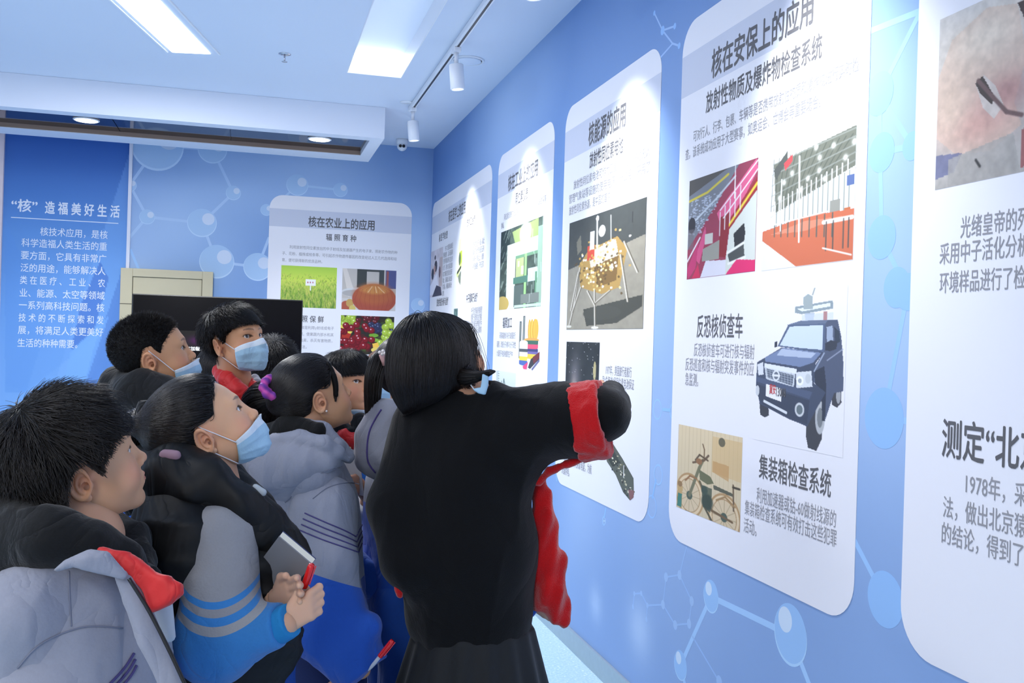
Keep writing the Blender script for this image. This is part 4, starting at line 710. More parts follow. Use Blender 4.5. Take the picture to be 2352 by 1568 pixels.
# ---------------------------------------------------------------- one canonical child head: +y face, +z up, origin between the ears
EX, EY, EZ, ER = .0305, .0665, .000, .0125
def cranium(P): return smin(ell(P, (0, -.012, .026), (.0745, .0925, .080)), ell(P, (0, .030, -.004), (.064, .058, .078)), .02)
def head_core(P):
    d = cranium(P)
    d = smin(d, ell(P, (0, .030, -.055), (.052, .050, .048)), .022)
    X = P.copy(); X[:, 0] = np.abs(X[:, 0])
    d = smin(d, sph(X, (.031, .050, -.040), .0285), .02)
    d = smin(d, rc(X, (.040, .000, -.048), (.012, .064, -.087), .014, .0145), .02)
    d = smin(d, sph(P, (0, .0715, -.0895), .0145), .014)
    return d
def head_sdf(P):
    X = P.copy(); X[:, 0] = np.abs(X[:, 0])
    d = head_core(P)
    d = smin(d, rc(X, (.016, .077, .019), (.040, .065, .018), .010, .010), .016)
    d = smax(d, -sph(X, (EX, .100, -.001), .0185), .012)
    d = smin(d, rc(P, (0, .082, .008), (0, .0965, -.0265), .0055, .0085), .012)
    d = smin(d, sph(P, (0, .0990, -.0290), .0086), .006)
    d = smin(d, sph(X, (.0100, .0925, -.0330), .0062), .005)
    d = smax(d, -sph(X, (.0060, .0975, -.0395), .0028), .002)
    # mouth mound, lips
    d = smin(d, ell(P, (0, .078, -.058), (.026, .016, .020)), .012)
    d = smin(d, rc(X, (.003, .0925, -.0545), (.017, .0845, -.0575), .0040, .0022), .003)
    d = smin(d, rc(X, (.000, .0915, -.0635), (.014, .0845, -.0610), .0048, .0026), .003)
    d = smax(d, -rc(X, (0, .0985, -.0592), (.020, .0885, -.0592), .0016, .0012), .0025)
    d = smax(d, -rc(P, (0, .099, -.044), (0, .0985, -.050), .0022, .0022), .003)
    d = smax(d, -rc(X, (0, .092, -.0755), (.012, .086, -.0745), .004, .003), .008)
    # lids
    d = smin(d, sph(X, (EX, EY, EZ), ER + .0016), .003)
    q = X - np.array((EX + .0005, EY + .012, EZ - .0003), np.float32)
    q[:, 2] += q[:, 0] * -.10; w = 1 - np.clip((q[:, 0] / .0130) ** 2, 0, 1)
    ap = np.sqrt((q[:, 0] / .0142) ** 2 * 1. + (q[:, 2] / .0058) ** 2 + (q[:, 1] / .012) ** 2) - 1
    d = smax(d, -ap * .005, .0012)
    # ears
    q = X - np.array((.0655, -.012, -.014), np.float32); q = q @ (rotz(math.radians(-24)) @ roty(math.radians(12)) @ rotx(math.radians(-10))).astype(np.float32)
    y, z, x = q[:, 1], q[:, 2], q[:, 0]
    rr = np.sqrt((y / .0165) ** 2 + ((z - .001) / .0275) ** 2)
    yb = y - np.where(z < 0, .30 * z, .0) * -1 * 0
    plate = np.maximum(np.abs(x - .004 - .006 * rr ** 2) - .0016, (rr - 1) * .018)
    ringd = np.sqrt(((rr - .93) * .019) ** 2 + (x - .0105) ** 2) - .0030
    ringd = np.maximum(ringd, -(y * 1.0 - .010) * -1 * .6 - .0 + 0 * y) if False else ringd
    front = (y - .010) ; ringd = np.where(front > 0, ringd + front * .5, ringd)
    rr2 = np.sqrt(((y - .003) / .0095) ** 2 + ((z + .000) / .0165) ** 2); anti = np.sqrt(((rr2 - 1) * .012) ** 2 + (x - .0085) ** 2) - .0022; anti = np.where(y > .004, anti + (y - .004) * .8, anti)
    lobe = np.sqrt(((y - .006) / 1.0) ** 2 + (z + .0270) ** 2 + ((x - .005) * 1.5) ** 2) - .0072
    trag = np.sqrt((y - .0135) ** 2 + ((z + .004) * .6) ** 2 + (x - .0055) ** 2) - .0045
    ear = smin(rc(q, (-.010, .006, .004), (.003, .004, .0), .012, .0085), smin(smin(smin(plate, ringd, .003), anti, .002), smin(lobe, trag, .004), .004), .004)
    ear = smax(ear, -(np.sqrt(((y - .0065) / 1.0) ** 2 + ((z + .0045) * .8) ** 2 + ((x - .0075) * .9) ** 2) - .0062), .002)
    d = smin(d, ear, .004)
    return d
_H = {}
def canon_head():
    if 'm' not in _H: _H['m'] = sdf_mesh(head_sdf, (-.105, -.115, -.125), (.105, .125, .125), .0021)
    return _H['m']
def skin_tint(V, kind='child'):
    """base skin colour on canonical head vertices: lips, cheeks, ears, brows and lash lines keep their own colour"""
    X = np.abs(V[:, 0]); y, z = V[:, 1], V[:, 2]; sk = np.array((226, 174, 136.)); C = np.tile(sk, (len(V), 1))
    def g(cx, cy, cz, r): return np.exp(-((X - cx) ** 2 + (y - cy) ** 2 + (z - cz) ** 2) / (r * r))[:, None]
    def mixc(C, w, c): return C * (1 - w) + np.array(c, float) * w
    C = mixc(C, g(.040, .062, -.034, .022) * .6, (216, 132, 112)); C = mixc(C, g(.078, -.010, -.010, .024) * .5, (216, 142, 118)); C = mixc(C, g(0, .105, -.032, .010) * .3, (218, 150, 128))
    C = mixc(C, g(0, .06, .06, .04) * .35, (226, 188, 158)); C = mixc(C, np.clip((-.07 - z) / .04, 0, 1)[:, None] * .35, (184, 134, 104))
    lp = np.clip(1.4 - np.sqrt((X / .021) ** 2 + ((z + .0592) / .0085) ** 2) * 1.3, 0, 1) * (y > .08); C = mixc(C, lp[:, None] * .8, (196, 112, 104))
    bz = .0195 + .0035 * np.sin(np.clip((X - .012) / .034, 0, 1) * math.pi * .75); bt = .0028 * np.clip(1.1 - np.abs(X - .026) / .022, .25, 1)
    br = np.clip(1.6 - np.abs(z - bz) / bt, 0, 1) * (X > .010) * (X < .046) * (y > .03); C = mixc(C, np.clip(br, 0, 1)[:, None] * .62, (74, 58, 52))
    q = np.stack([X - EX - .0005, z - EZ + .0003 - (X - EX) * .10], 1); er = np.sqrt((q[:, 0] / .0146) ** 2 + (q[:, 1] / .0063) ** 2)
    ln = np.clip(1 - np.abs(er - 1.0) / .24, 0, 1) * (q[:, 1] > -.0012) * (y > .06); C = mixc(C, ln[:, None] * .92, (40, 28, 26))
    return C
M['skin'] = mat('skin', (222, 175, 142), .5, sss=.22, attr='col', spec=.35, bump=.06, bscale=500)
def hair_mat(name, c0, c1, rough=.36):
    m, N, L, b = nodes(name); h = N.new('ShaderNodeHairInfo'); mx = N.new('ShaderNodeMix'); mx.data_type = 'RGBA'; mx.inputs['A'].default_value = list(lin(c0)) + [1]; mx.inputs['B'].default_value = list(lin(c1)) + [1]
    L.new(h.outputs['Random'], mx.inputs['Factor']); L.new(mx.outputs['Result'], b.inputs['Base Color']); b.inputs['Roughness'].default_value = rough; b.inputs['Specular IOR Level'].default_value = .4; return m
M['hair'] = hair_mat('dark_hair', (12, 10, 10), (34, 28, 27)); M['hairbrown'] = hair_mat('brown_hair', (92, 58, 40), (140, 96, 66))
M['scalp'] = mat('hair_base', (11, 10, 10), .7, spec=.2)
M['eye'] = mat('eye_surface', (240, 240, 240), .12, attr='col', coat=.4)
def eye_mesh(look):
    bm = bmesh.new(); bmesh.ops.create_uvsphere(bm, u_segments=28, v_segments=20, radius=ER); V = np.array([v.co for v in bm.verts]); Fc = [tuple(v.index for v in f.verts) for f in bm.faces]; bm.free()
    a = np.arccos(np.clip((V @ _n(look)) / ER, -1, 1)); C = np.tile((226., 222, 220), (len(V), 1)); C[a < .50] = (46, 30, 24); C[a < .22] = (8, 7, 7); return V, Fc, C
# ================================================================ PEOPLE TOOLKIT
def heading(yaw):
    a = math.radians(yaw); h = MW @ np.array([math.cos(a), 0, -math.sin(a)]); h[2] = 0; return _n(h)
def pose(yaw, pitch, roll):
    h = heading(yaw); p = math.radians(pitch); f_ = h * math.cos(p) + np.array([0, 0, math.sin(p)]); r = _n(np.cross(f_, (0, 0, 1))); u = np.cross(r, f_)
    a = math.radians(roll); return np.stack([r * math.cos(a) - u * math.sin(a), f_, u * math.cos(a) + r * math.sin(a)], 1)
def folds(P, amp, sc, seed, aniso=(1, 1, .45)):
    r = np.random.default_rng(seed); q = P * np.array(aniso, np.float32) * sc; out = np.zeros(len(P), np.float32); w = q + .35 * np.sin(q[:, [1, 2, 0]] * .7 + seed)
    for k in range(4):
        d = _n(r.normal(size=3)).astype(np.float32) * (1 + .6 * k); out += np.sin(w @ d + r.random() * 6) / (1 + .5 * k)
    o2 = np.zeros(len(P), np.float32); w2 = w * 2.3 + 1.7
    for k in range(3): d = _n(r.normal(size=3)).astype(np.float32) * (1 + .5 * k); o2 += np.sin(w2 @ d + r.random() * 6) / (1 + .4 * k)
    return amp * ((1 - np.abs(out) * .8) + .5 * (1 - np.sqrt(np.abs(o2)) * 1.1))
def plate(pts, t=.004, r=.003):
    """rounded slab over a planar polygon of world points"""
    P3 = np.array(pts, float); c = P3.mean(0); _, _, vt_ = np.linalg.svd(P3 - c); u, v, n = vt_.astype(np.float32); Q2 = np.stack([(P3 - c) @ u, (P3 - c) @ v], 1)
    def f(P):
        p = P - c.astype(np.float32); x, y, h = p @ u, p @ v, np.abs(p @ n); d2 = np.full(len(P), 1e9, np.float32); ins = np.zeros(len(P), bool)
        for i in range(len(Q2)):
            (x0, y0), (x1, y1) = Q2[i], Q2[(i + 1) % len(Q2)]; ex, ey = x1 - x0, y1 - y0; tt = np.clip(((x - x0) * ex + (y - y0) * ey) / (ex * ex + ey * ey), 0, 1); d2 = np.minimum(d2, np.hypot(x - x0 - tt * ex, y - y0 - tt * ey))
            if y0 != y1: ins ^= ((y0 > y) != (y1 > y)) & (x < ex * (y - y0) / ey + x0)
        d2 = np.where(ins, -d2, d2); a = np.maximum(d2 + r, 0); b = np.maximum(h - t + r, 0); return np.hypot(a, b) + np.minimum(np.maximum(d2 + r, h - t + r), 0) - r
    f.pts = P3; return f
def ramp_mat(name, stops, rough=.8, bump=.25, bscale=260., sheen=.2, noise=.05, wr=.24, wscale=9.):
    """constant colour bands along the garment attribute 's'"""
    m, N, L, b = nodes(name); a = N.new('ShaderNodeAttribute'); a.attribute_name = 's'; r = N.new('ShaderNodeValToRGB'); cr_ = r.color_ramp; cr_.interpolation = 'CONSTANT'
    cr_.elements[0].position = stops[0][0]; cr_.elements[0].color = list(lin(stops[0][1])) + [1]; cr_.elements[1].position = stops[1][0]; cr_.elements[1].color = list(lin(stops[1][1])) + [1]
    for p, c in stops[2:]: e = cr_.elements.new(p); e.color = list(lin(c)) + [1]
    L.new(a.outputs['Fac'], r.inputs['Fac']); tc = N.new('ShaderNodeTexCoord'); n = N.new('ShaderNodeTexNoise'); n.inputs['Scale'].default_value = bscale; L.new(tc.outputs['Object'], n.inputs['Vector'])
    mr = N.new('ShaderNodeMapRange'); mr.inputs['To Min'].default_value = 1 - noise; mr.inputs['To Max'].default_value = 1 + noise; L.new(n.outputs['Fac'], mr.inputs['Value'])
    mx = N.new('ShaderNodeMix'); mx.data_type = 'RGBA'; mx.blend_type = 'MULTIPLY'; mx.inputs['Factor'].default_value = 1; L.new(r.outputs['Color'], mx.inputs['A']); L.new(mr.outputs['Result'], mx.inputs['B'])
    L.new(mx.outputs['Result'], b.inputs['Base Color']); b.inputs['Roughness'].default_value = rough; b.inputs['Sheen Weight'].default_value = sheen; b.inputs['Specular IOR Level'].default_value = .25
    bp = N.new('ShaderNodeBump'); bp.inputs['Strength'].default_value = bump; bp.inputs['Distance'].default_value = .0015; L.new(n.outputs['Fac'], bp.inputs['Height']); L.new(bp.outputs['Normal'], b.inputs['Normal'])
    if wr: wrinkle(N, L, tc, bp, wr, wscale)
    return m
GREY, BLUE, BLUE2, NAVY, LBLUE = (146, 149, 163), (34, 84, 178), (58, 132, 200), (52, 48, 104), (70, 150, 214)
M['black_cloth'] = mat('black_cloth', (12, 13, 15), .8, sheen=.15, bump=.3, bscale=300, spec=.25, wr=.28)
M['black_puffer'] = mat('black_nylon_puffer', (15, 16, 18), .58, bump=.15, bscale=60, spec=.3, wr=.4, wscale=7)
M['black_knit'] = mat('black_rib_knit', (8, 8, 10), .9, sheen=.12, bump=.5, bscale=380, spec=.2, wr=.16, wscale=5)
M['skirt'] = mat('black_skirt', (13, 14, 16), .75, sheen=.1, bump=.2, bscale=300)
M['fleece'] = mat('red_fleece', (196, 16, 20), .95, sheen=.5, noise=.18, nscale=260, bump=1.0, bscale=340, spec=.1)
M['scarf'] = mat('red_neckerchief', (206, 22, 22), .6, sheen=.2, bump=.1, bscale=300, wr=.35, wscale=16)
M['mask'] = ramp_mat('surgical_mask_blue', [(0, (226, 238, 248)), (.13, (172, 210, 234)), (.93, (222, 236, 246))], .7, .3, 500, .1, .03, wr=.15, wscale=30)
M['strap'] = mat('white_elastic', (236, 236, 240), .6)
M['trouser'] = mat('dark_blue_trousers', (24, 42, 96), .8, sheen=.1, bump=.2)
M['shoe'] = mat('shoe', (206, 206, 210), .5)
M['jacket'] = ramp_mat('grey_school_jacket', [(0, GREY), (.985, GREY)])
M['jacket2'] = ramp_mat('grey_blue_school_jacket', [(0, BLUE), (.40, (120, 124, 144)), (.415, GREY)])
M['jacket_blue'] = ramp_mat('blue_school_jacket', [(0, BLUE), (.99, BLUE)])
def curves_obj(name, pts, rad, material, parent):
    n, k = pts.shape[:2]; hc = bpy.data.hair_curves.new(name); hc.add_curves([k] * n)
    hc.attributes['position'].data.foreach_set('vector', pts.reshape(-1).astype(np.float32))
    a = hc.attributes.get('radius') or hc.attributes.new('radius', 'FLOAT', 'POINT'); a.data.foreach_set('value', np.broadcast_to(rad, (n, k)).reshape(-1).astype(np.float32))
    hc.materials.append(material); return link(bpy.data.objects.new(name, hc), parent)
def grow(f, P, dirfn, L, n, lvl, keep=1., seed=0):
    """strands from roots P; lvl(t): distance above f they are held at"""
    out = [P]; p = P.copy(); L = np.broadcast_to(L, (len(P),))[:, None]
    for k in range(1, n):
        t = k / (n - 1.); d0, g = grad(f, p.astype(np.float32), .001); d = dirfn(p, t); d = d - g * np.sum(d * g, 1)[:, None] * keep; d /= np.linalg.norm(d, axis=1)[:, None] + 1e-9
        p = p + d * L / (n - 1); d0, g = grad(f, p.astype(np.float32), .001); l = lvl(t); e = d0 - l; e = np.where(e > 0, e * keep, e); p = p - g * e[:, None]; out.append(p)
    return np.stack(out, 1)
def sample_mesh(V, Q, n, rng, mask=None):
    T = np.concatenate([Q[:, :3], Q[:, [0, 2, 3]]]); A, B, C = V[T[:, 0]], V[T[:, 1]], V[T[:, 2]]; ar = np.linalg.norm(np.cross(B - A, C - A), axis=1)
    if mask is not None: ar = ar * mask((A + B + C) / 3)
    i = rng.choice(len(T), n, p=ar / ar.sum()); u = rng.random((n, 2)); s = u.sum(1) > 1; u[s] = 1 - u[s]
    return A[i] + (B[i] - A[i]) * u[:, :1] + (C[i] - A[i]) * u[:, 1:]
HZ = {'short': ([-.13, -.062, -.045, -.034, -.022, -.002, .008, .018, .026, .040, .060, .075, .13], [-.078, -.078, -.052, -.004, .020, .024, .010, .000, .020, .034, .052, .060, .062]),
      'fringe': ([-.13, -.062, -.045, -.034, -.022, -.002, .006, .018, .026, .050, .070, .13], [-.075, -.075, -.050, -.004, .018, .022, .004, -.006, .012, .032, .038, .038]),
      'tied': ([-.13, -.060, -.040, -.030, -.018, .004, .014, .028, .040, .056, .068, .13], [-.060, -.055, -.038, -.004, .020, .020, .016, .020, .042, .062, .078, .086]),
      'bowl': ([-.13, -.060, -.045, -.034, -.020, .010, .030, .13], [-.070, -.065, -.050, -.004, .010, .004, .022, .026])}
def cap_fn(style, th, nz=.004, seed=3):
    xs, zs = HZ[style]
    def f(P):
        w = folds(P, nz, 90, seed, (1, 1, .4)) if nz else 0
        hz = np.interp(P[:, 1], xs, zs); return smax(head_core(P) - th - np.clip(P[:, 2], 0, .1) * th * 4, (hz + w - P[:, 2]) * .75, .006) 
    return f
def curved_part(o, root): return wpart(o, root)
class Person:
    def __init__(s, label, foot, group=None):
        s.fn = {}; s.root = tag(empty('person', (foot[0], foot[1], 0)), label, 'person', group); s.P0 = foot
    def head(s, px, py, yaw, pitch, roll, sc, depth, hires=True):
        s.H = at(px, py, depth); s.R = pose(yaw, pitch, roll); s.sc = sc; s.hires = hires
    def w(s, p): return s.H + (np.asarray(p, float) * s.sc) @ s.R.T
    def body_axes(s, byaw, neck):
        s.F = heading(byaw); s.Rt = _n(np.cross(s.F, (0, 0, 1))); s.N = np.array(neck, float)
    def b(s, u, v, w): return s.N + s.Rt * u + s.F * v + np.array([0, 0, w])
    def add(s, name, m, material, attr=None, col=None, parent=None):
        o = mesh(name, m[0], m[1], material, None, True, attr=attr, col=col); wpart(o, parent or s.root); return o
def bounds(pts, r): pts = np.array(pts); return pts.min(0) - r, pts.max(0) + r
def hand_sdf(W, D, Nn, T, sc=1., curl=.6, spread=.0):
    """W wrist, D towards fingers, Nn out of the palm, T towards the thumb side; five separate fingers"""
    D, Nn, T = _n(D), _n(Nn), _n(T); segs = []
    K = W + D * .075 * sc
    for i, (o, ln) in enumerate(((.027, .070), (.009, .078), (-.009, .072), (-.026, .056))):
        a = K + T * o * sc * .95; p = a; ang = curl * .5
        d = D * math.cos(ang) + Nn * math.sin(ang) + T * spread * (1.5 - i) * .1
        for j, (fr, r0, r1) in enumerate(((.45, .0088, .008), (.30, .008, .0074), (.25, .0074, .0062))):
            q = p + d * ln * fr * sc; segs.append((p, q, r0 * sc, r1 * sc)); p = q; ang += curl * (.9 if j == 0 else .7); d = D * math.cos(ang) + Nn * math.sin(ang)
    th0 = W + D * .022 * sc + T * .022 * sc; th1 = th0 + (T * .55 + D * .65 + Nn * .35) * .036 * sc; th2 = th1 + (D * .85 + Nn * .45 - T * .05) * .026 * sc
    segs += [(th0, th1, .0125 * sc, .0098 * sc), (th1, th2, .0098 * sc, .0078 * sc)]
    def f(P):
        d = None
        for o in (-.020, .0, .020): e = rc(P, W + T * o * .6 * sc, K + T * o * sc - D * .004, .0135 * sc, .0115 * sc); d = e if d is None else smin(d, e, .012)
        for a, b_, r0, r1 in segs: d = smin(d, rc(P, a, b_, r0, r1), .004)
        return d
    f.pts = [W, K] + [q[1] for q in segs]; return f
def make_skin(s, hands, neckpts, neckr, arms, col_only=False):
    V, Q = canon_head() if s.hires else canon_low()
    C = [skin_tint(V)]; Vw = s.w(V); parts = [(Vw, Q)]
    f = lambda P: chain(P, neckpts, neckr, .02)
    m = sdf_mesh(f, *bounds(neckpts, .09), .006); parts.append(m); C.append(np.tile((206., 158, 128), (len(m[0]), 1)))
    N, hip = s.N, s.b(0, -.01, -.52)
    def inner(P):
        d = rc(P, s.b(-.11, 0, -.06), s.b(.11, 0, -.06), .045, .045); d = smin(d, rc(P, s.b(0, 0, -.10), s.b(0, 0, -.45) + s.ho, .095, .085, s.F, 1.15), .05)
        for k in (-1, 1): d = smin(d, chain(P, [s.b(k * .07, 0, -.50) + s.ho, s.b(k * .085, .01, -.82 * s.leg) + s.ho, (s.b(k * .085, -.01, 0) * (1, 1, 0) + (0, 0, .09)) + s.ho], [.07, .05, .035], .02), .03)
        for a in arms: d = smin(d, chain(P, a, [.045, .034, .026], .01), .02)
        return smin(d, rc(P, N + (0, 0, .02), s.b(0, 0, -.10), .045, .06), .02)
    ap = [p for a in arms for p in a] + [s.b(-.2, 0, 0), s.b(.2, 0, 0), s.b(0, 0, -.5) * (1, 1, 0) + (0, 0, .05)]
    m = sdf_mesh(inner, *bounds(ap, .13), .012, slack=1.8); parts.append(m); C.append(np.tile((206., 158, 128), (len(m[0]), 1)))
    for h, res in hands: m = sdf_mesh(h, *bounds(h.pts, .03), res, B=6); parts.append(m); C.append(np.tile((212., 166, 138), (len(m[0]), 1)))
    o = s.add('body', cat(*parts), M['skin'], col=lin(np.concatenate(C) * s.tone / 255.)); s.body = o
    for k in (-1, 1):
        v, f_, c = eye_mesh(s.look); o = mesh('eye', s.w(v + np.array((k * EX, EY, EZ))), f_, M['eye'], None, True, col=lin(c / 255.)); wpart(o, s.root)
def canon_low():
    if 'l' not in _H: _H['l'] = sdf_mesh(head_sdf, (-.105, -.115, -.125), (.105, .125, .125), .0033)
    return _H['l']
Person.tone = np.array((1., 1, 1)); Person.look = (.15, 1, .12); Person.leg = 1.; Person.ho = np.zeros(3); Person.hairmat = 'hair'; Person.rx = 1
# ---- trims laid on a garment's surface, found by marching the implicit surface
def snap(f, px, py, d0=1.0, out=.001):
    r = ray(px, py); k = r / -(MW.T @ r)[2]; t = d0
    for _ in range(60):
        v = float(f((CAM + k * t)[None].astype(np.float32))[0])
        if v < .0008: break
        t += max(v * .7, .0008)
        if t > 4.5: t = d0 + .5; break
    return CAM + k * (t - out)
def seam(s, f, P, d0, r, material, name='seam', n=24, out=.0006, smooth=True):
    q = spline(np.array([(x, y, 0) for x, y in P], float), n) if smooth else np.array([(x, y, 0) for x, y in P], float)
    return wpart(tube(name, [snap(f, x, y, d0, out) for x, y, _ in q], r, material, None, 6), s.root)
# ---- hair
def hair_short(s, style='fringe', th=.010, L=.05, n=7000, seed=1, lift=.012, whorl=(0, -.055, .10), fringe_dir=(0, .6, -.8), rad=.00055, nz=.004, sideshort=1., over=.007):
    f = cap_fn(style, th, nz, seed); lo, hi = (-.11, -.13, -.1), (.11, .13, .14); m = sdf_mesh(f, lo, hi, .004)
    base = s.add('hair', (s.w(m[0]), m[1]), M['scalp']); rng = np.random.default_rng(seed)
    xs, zs = HZ[style]; ok = lambda c: (c[:, 2] > np.interp(c[:, 1], xs, zs) + .003).astype(float)
    P = sample_mesh(*m, n, rng, ok); wh = np.array(whorl); jit = rng.normal(size=P.shape) * .20; side = ((P[:, 2] < .045) & (P[:, 1] < .045)).astype(float); fr_ = (P[:, 1] > .045).astype(float); Lm = 1 - .62 * side * sideshort - .5 * fr_; cl = np.round(P * 90) / 90; cr_ = np.sin(cl @ np.array([[71., 13, 37], [29, 83, 17], [53, 31, 67]])) * .35
    def dr(p, t): d = p - wh; d /= np.linalg.norm(d, axis=1)[:, None] + 1e-6; return d + np.array((0, 0, -.25)) + jit + cr_ + (p[:, 1:2] > .03) * np.array(fringe_dir) * .5
    lv = th * 1.3 + rng.random(len(P)) * lift
    lv = lv * (1 - .6 * fr_)
    S = grow(head_core, P, dr, L * Lm * rng.uniform(.6, 1.15, len(P)), 7, lambda t: lv * (.35 + .65 * t) + th * .4, .8)
    for k in range(1, 7): bad = (S[:, k, 2] < np.interp(S[:, k, 1], xs, zs) - over) & (S[:, k, 1] > -.045); S[bad, k] = S[bad, k - 1]
    curves_obj('hair_strands', s.w(S), np.linspace(rad, rad * .3, 7) * s.sc, M[s.hairmat], None).parent = base; s.hair = base; return base
def hair_buzz(s, n=14000, seed=4, L=.0055):
    f = cap_fn('short', .0022, .002, seed); m = sdf_mesh(f, (-.11, -.13, -.1), (.11, .13, .14), .004); base = s.add('hair', (s.w(m[0]), m[1]), M['scalp']); rng = np.random.default_rng(seed)
    P = sample_mesh(*m, n, rng, lambda c: (c[:, 2] > np.interp(c[:, 1], *HZ['short']) - .002).astype(float)); _, g = grad(f, P.astype(np.float32), .001); d = g + rng.normal(size=P.shape) * .35 + np.array((0, .35, .1)); k = np.clip(.5 + P[:, 2:3] * 9, .35, 1.3)
    curves_obj('hair_strands', s.w(np.stack([P, P + d * L * .5 * k, P + d * L * k], 1)), np.array([.0004, .0003, .00012]), M[s.hairmat], None).parent = base; s.hair = base; return base
def hair_tied(s, tie, th=.008, n=7000, seed=2, style='tied'):
    f = cap_fn(style, th, .001, seed); tie = np.array(tie); tf = lambda P: smin(f(P), rc(P, tie * .86, tie, .035, .016), .03)
    m = sdf_mesh(tf, (-.11, -.16, -.11), (.11, .13, .15), .004); base = s.add('hair', (s.w(m[0]), m[1]), M['scalp']); rng = np.random.default_rng(seed)
    xs, zs = HZ[style]; P = sample_mesh(*m, n, rng, lambda c: (c[:, 2] > np.interp(c[:, 1], xs, zs) + .002).astype(float)); jit = rng.normal(size=P.shape) * .06
    def dr(p, t): d = tie - p; d /= np.linalg.norm(d, axis=1)[:, None] + 1e-6; return d + jit
    lvv = rng.random(len(P)) * .0022
    L = np.linalg.norm(P - tie, axis=1) * 1.12 * rng.uniform(.5, 1., len(P)); S = grow(tf, P, dr, L, 9, lambda t: .0010 + lvv)
    curves_obj('hair_strands', s.w(S), np.linspace(.0006, .0004, 9) * s.sc, M[s.hairmat], None).parent = base; s.hair = base; return base
def tail(s, path, r, n=1500, seed=5, name='ponytail', spread=1.):
    """world-space path of a tail of hair"""
    C = spline(path, 18); k = len(C); R = np.interp(np.linspace(0, 1, k), np.linspace(0, 1, len(r)), r); rng = np.random.default_rng(seed)
    m = sdf_mesh(lambda P: chain(P, C[::2], R[::2] * .8, .01), *bounds(C, max(r) + .02), .006, slack=1.8); o = s.add(name, m, M['scalp'], parent=s.root)
    a = rng.random(n) * 6.283; q = np.sqrt(rng.random(n)) * spread; t = np.gradient(C, axis=0); t /= np.linalg.norm(t, axis=1)[:, None]; u = np.cross(t, (0.3, .2, .1)); u /= np.linalg.norm(u, axis=1)[:, None]; v = np.cross(t, u)
    S = C[None] + (u[None] * np.cos(a)[:, None, None] + v[None] * np.sin(a)[:, None, None]) * (q[:, None] * R[None] * rng.uniform(.9, 1.15, (n, 1)))[..., None]
    e = rng.uniform(.85, 1.0, n); S = S[:, :1] + (S - S[:, :1]) * e[:, None, None]
    curves_obj('hair_strands', S, np.full(k, .0006), M[s.hairmat], None).parent = o; return o
# ---- mask
def mask(s, top=20, bot=-62, az=58, lift=.004, drop=0., straps=True, azb=None, off=(0, 0, 0)):
    mf = lambda P: smin(head_core(P), smin(rc(P, (0, .078, .008), (0, .0955, -.031), .009, .0135), sph(P, (0, .0795, -.058), .0205), .01), .022)
    nu, nv = 33, 29; u, v = np.meshgrid(np.linspace(-1, 1, nu), np.linspace(0, 1, nv)); azv = np.radians(az + ((azb or az) - az) * v); th = u * azv
    ph = np.radians(top + (bot - top) * v + np.abs(u) ** 2 * (-8 + 20 * v)); d = np.stack([np.sin(th) * np.cos(ph), np.cos(th) * np.cos(ph), np.sin(ph)], -1).reshape(-1, 3); O = np.array((0, .012, -.048))
    t = np.full(len(d), .13); 
    for _ in range(14): t = t - mf((O + d * t[:, None]).astype(np.float32)) * .9
    vf, uf = v.ravel(), u.ravel(); pl = sum(.0028 * np.clip(((vf - c) / .10), 0, 1) * (vf < c + .10) for c in (.22, .42, .62)); bul = .006 * (1 - uf ** 2) * np.sin(np.clip(vf, 0, 1) * math.pi)
    t = t + lift + pl * (1 - uf ** 4) + bul; X = O + d * t[:, None] + np.array(off); i = (np.arange(nv - 1)[:, None] * nu + np.arange(nu - 1)[None]).ravel(); Q = np.stack([i, i + nu, i + nu + 1, i + 1], 1)[:, ::-1]
    o = s.add('face_mask', (s.w(X), Q), M['mask'], attr={'s': vf}); md = o.modifiers.new('thick', 'SOLIDIFY'); md.thickness = .0012
    if straps:
        X = X.reshape(nv, nu, 3)
        for sd, c in ((1, nu - 1), (-1, 0)):
            for row, e in ((1, (.0715, -.010, .016)), (nv - 3, (.0700, -.016, -.040))):
                a = X[row, c]; b_ = np.array(e) * (sd, 1, 1); L_ = a + (b_ - a) * np.linspace(0, 1, 14)[:, None]
                for _ in range(2): d0, g = grad(head_core, L_.astype(np.float32), .001); L_ = L_ + g * np.clip(.0016 - d0, 0, 1)[:, None]
                wpart(tube('mask_strap', s.w(L_), .0013 * s.sc, M['strap'], None, 6), s.root)
    return o
# ---- clothes
def garment(s, name, f, pts, r, material, res=.008, fold=(.004, 26, 1), sfn=None, parent=None, aniso=(1, 1, .45)):
    g = (lambda P: f(P) - folds(P, fold[0], fold[1], fold[2], aniso)) if fold else f
    s.fn[name] = g
    m = sdf_mesh(g, *bounds(pts, r), res, slack=1.8); at_ = {'s': np.clip(sfn(m[0]), 0, 1)} if sfn else None
    return s.add(name, m, M[material] if isinstance(material, str) else material, attr=at_, parent=parent)
def torso_fn(s, hs=.165, dep=.12, hem=-.60, neck=.05, puff=0., nh=.02):
    F_, Rt, N = s.F.astype(np.float32), s.Rt.astype(np.float32), s.N.astype(np.float32)
    def f(P):
        q = P - N; L = np.stack([q @ Rt, q @ F_, q[:, 2]], 1)
        d = rc(L, (-hs + .025, -.01, -.065), (hs - .025, -.01, -.065), .062 + puff, .062 + puff); d = smin(d, ell(L, (0, 0, -.23), (hs + .005 + puff, dep + puff, .21)), .05)
        d = smin(d, ell(L, (0, .005, -.45), (hs + .01 + puff, dep + .01 + puff, .23)), .06); d = smax(d, hem - L[:, 2], .02)
        return smax(d, -rc(L, (0, .01, -.06), (0, .03, .12), neck, neck + .015), .015)
    return f
def collar_ring(s, pts, rs, k=.02): return lambda P: chain(P, pts, rs, k)
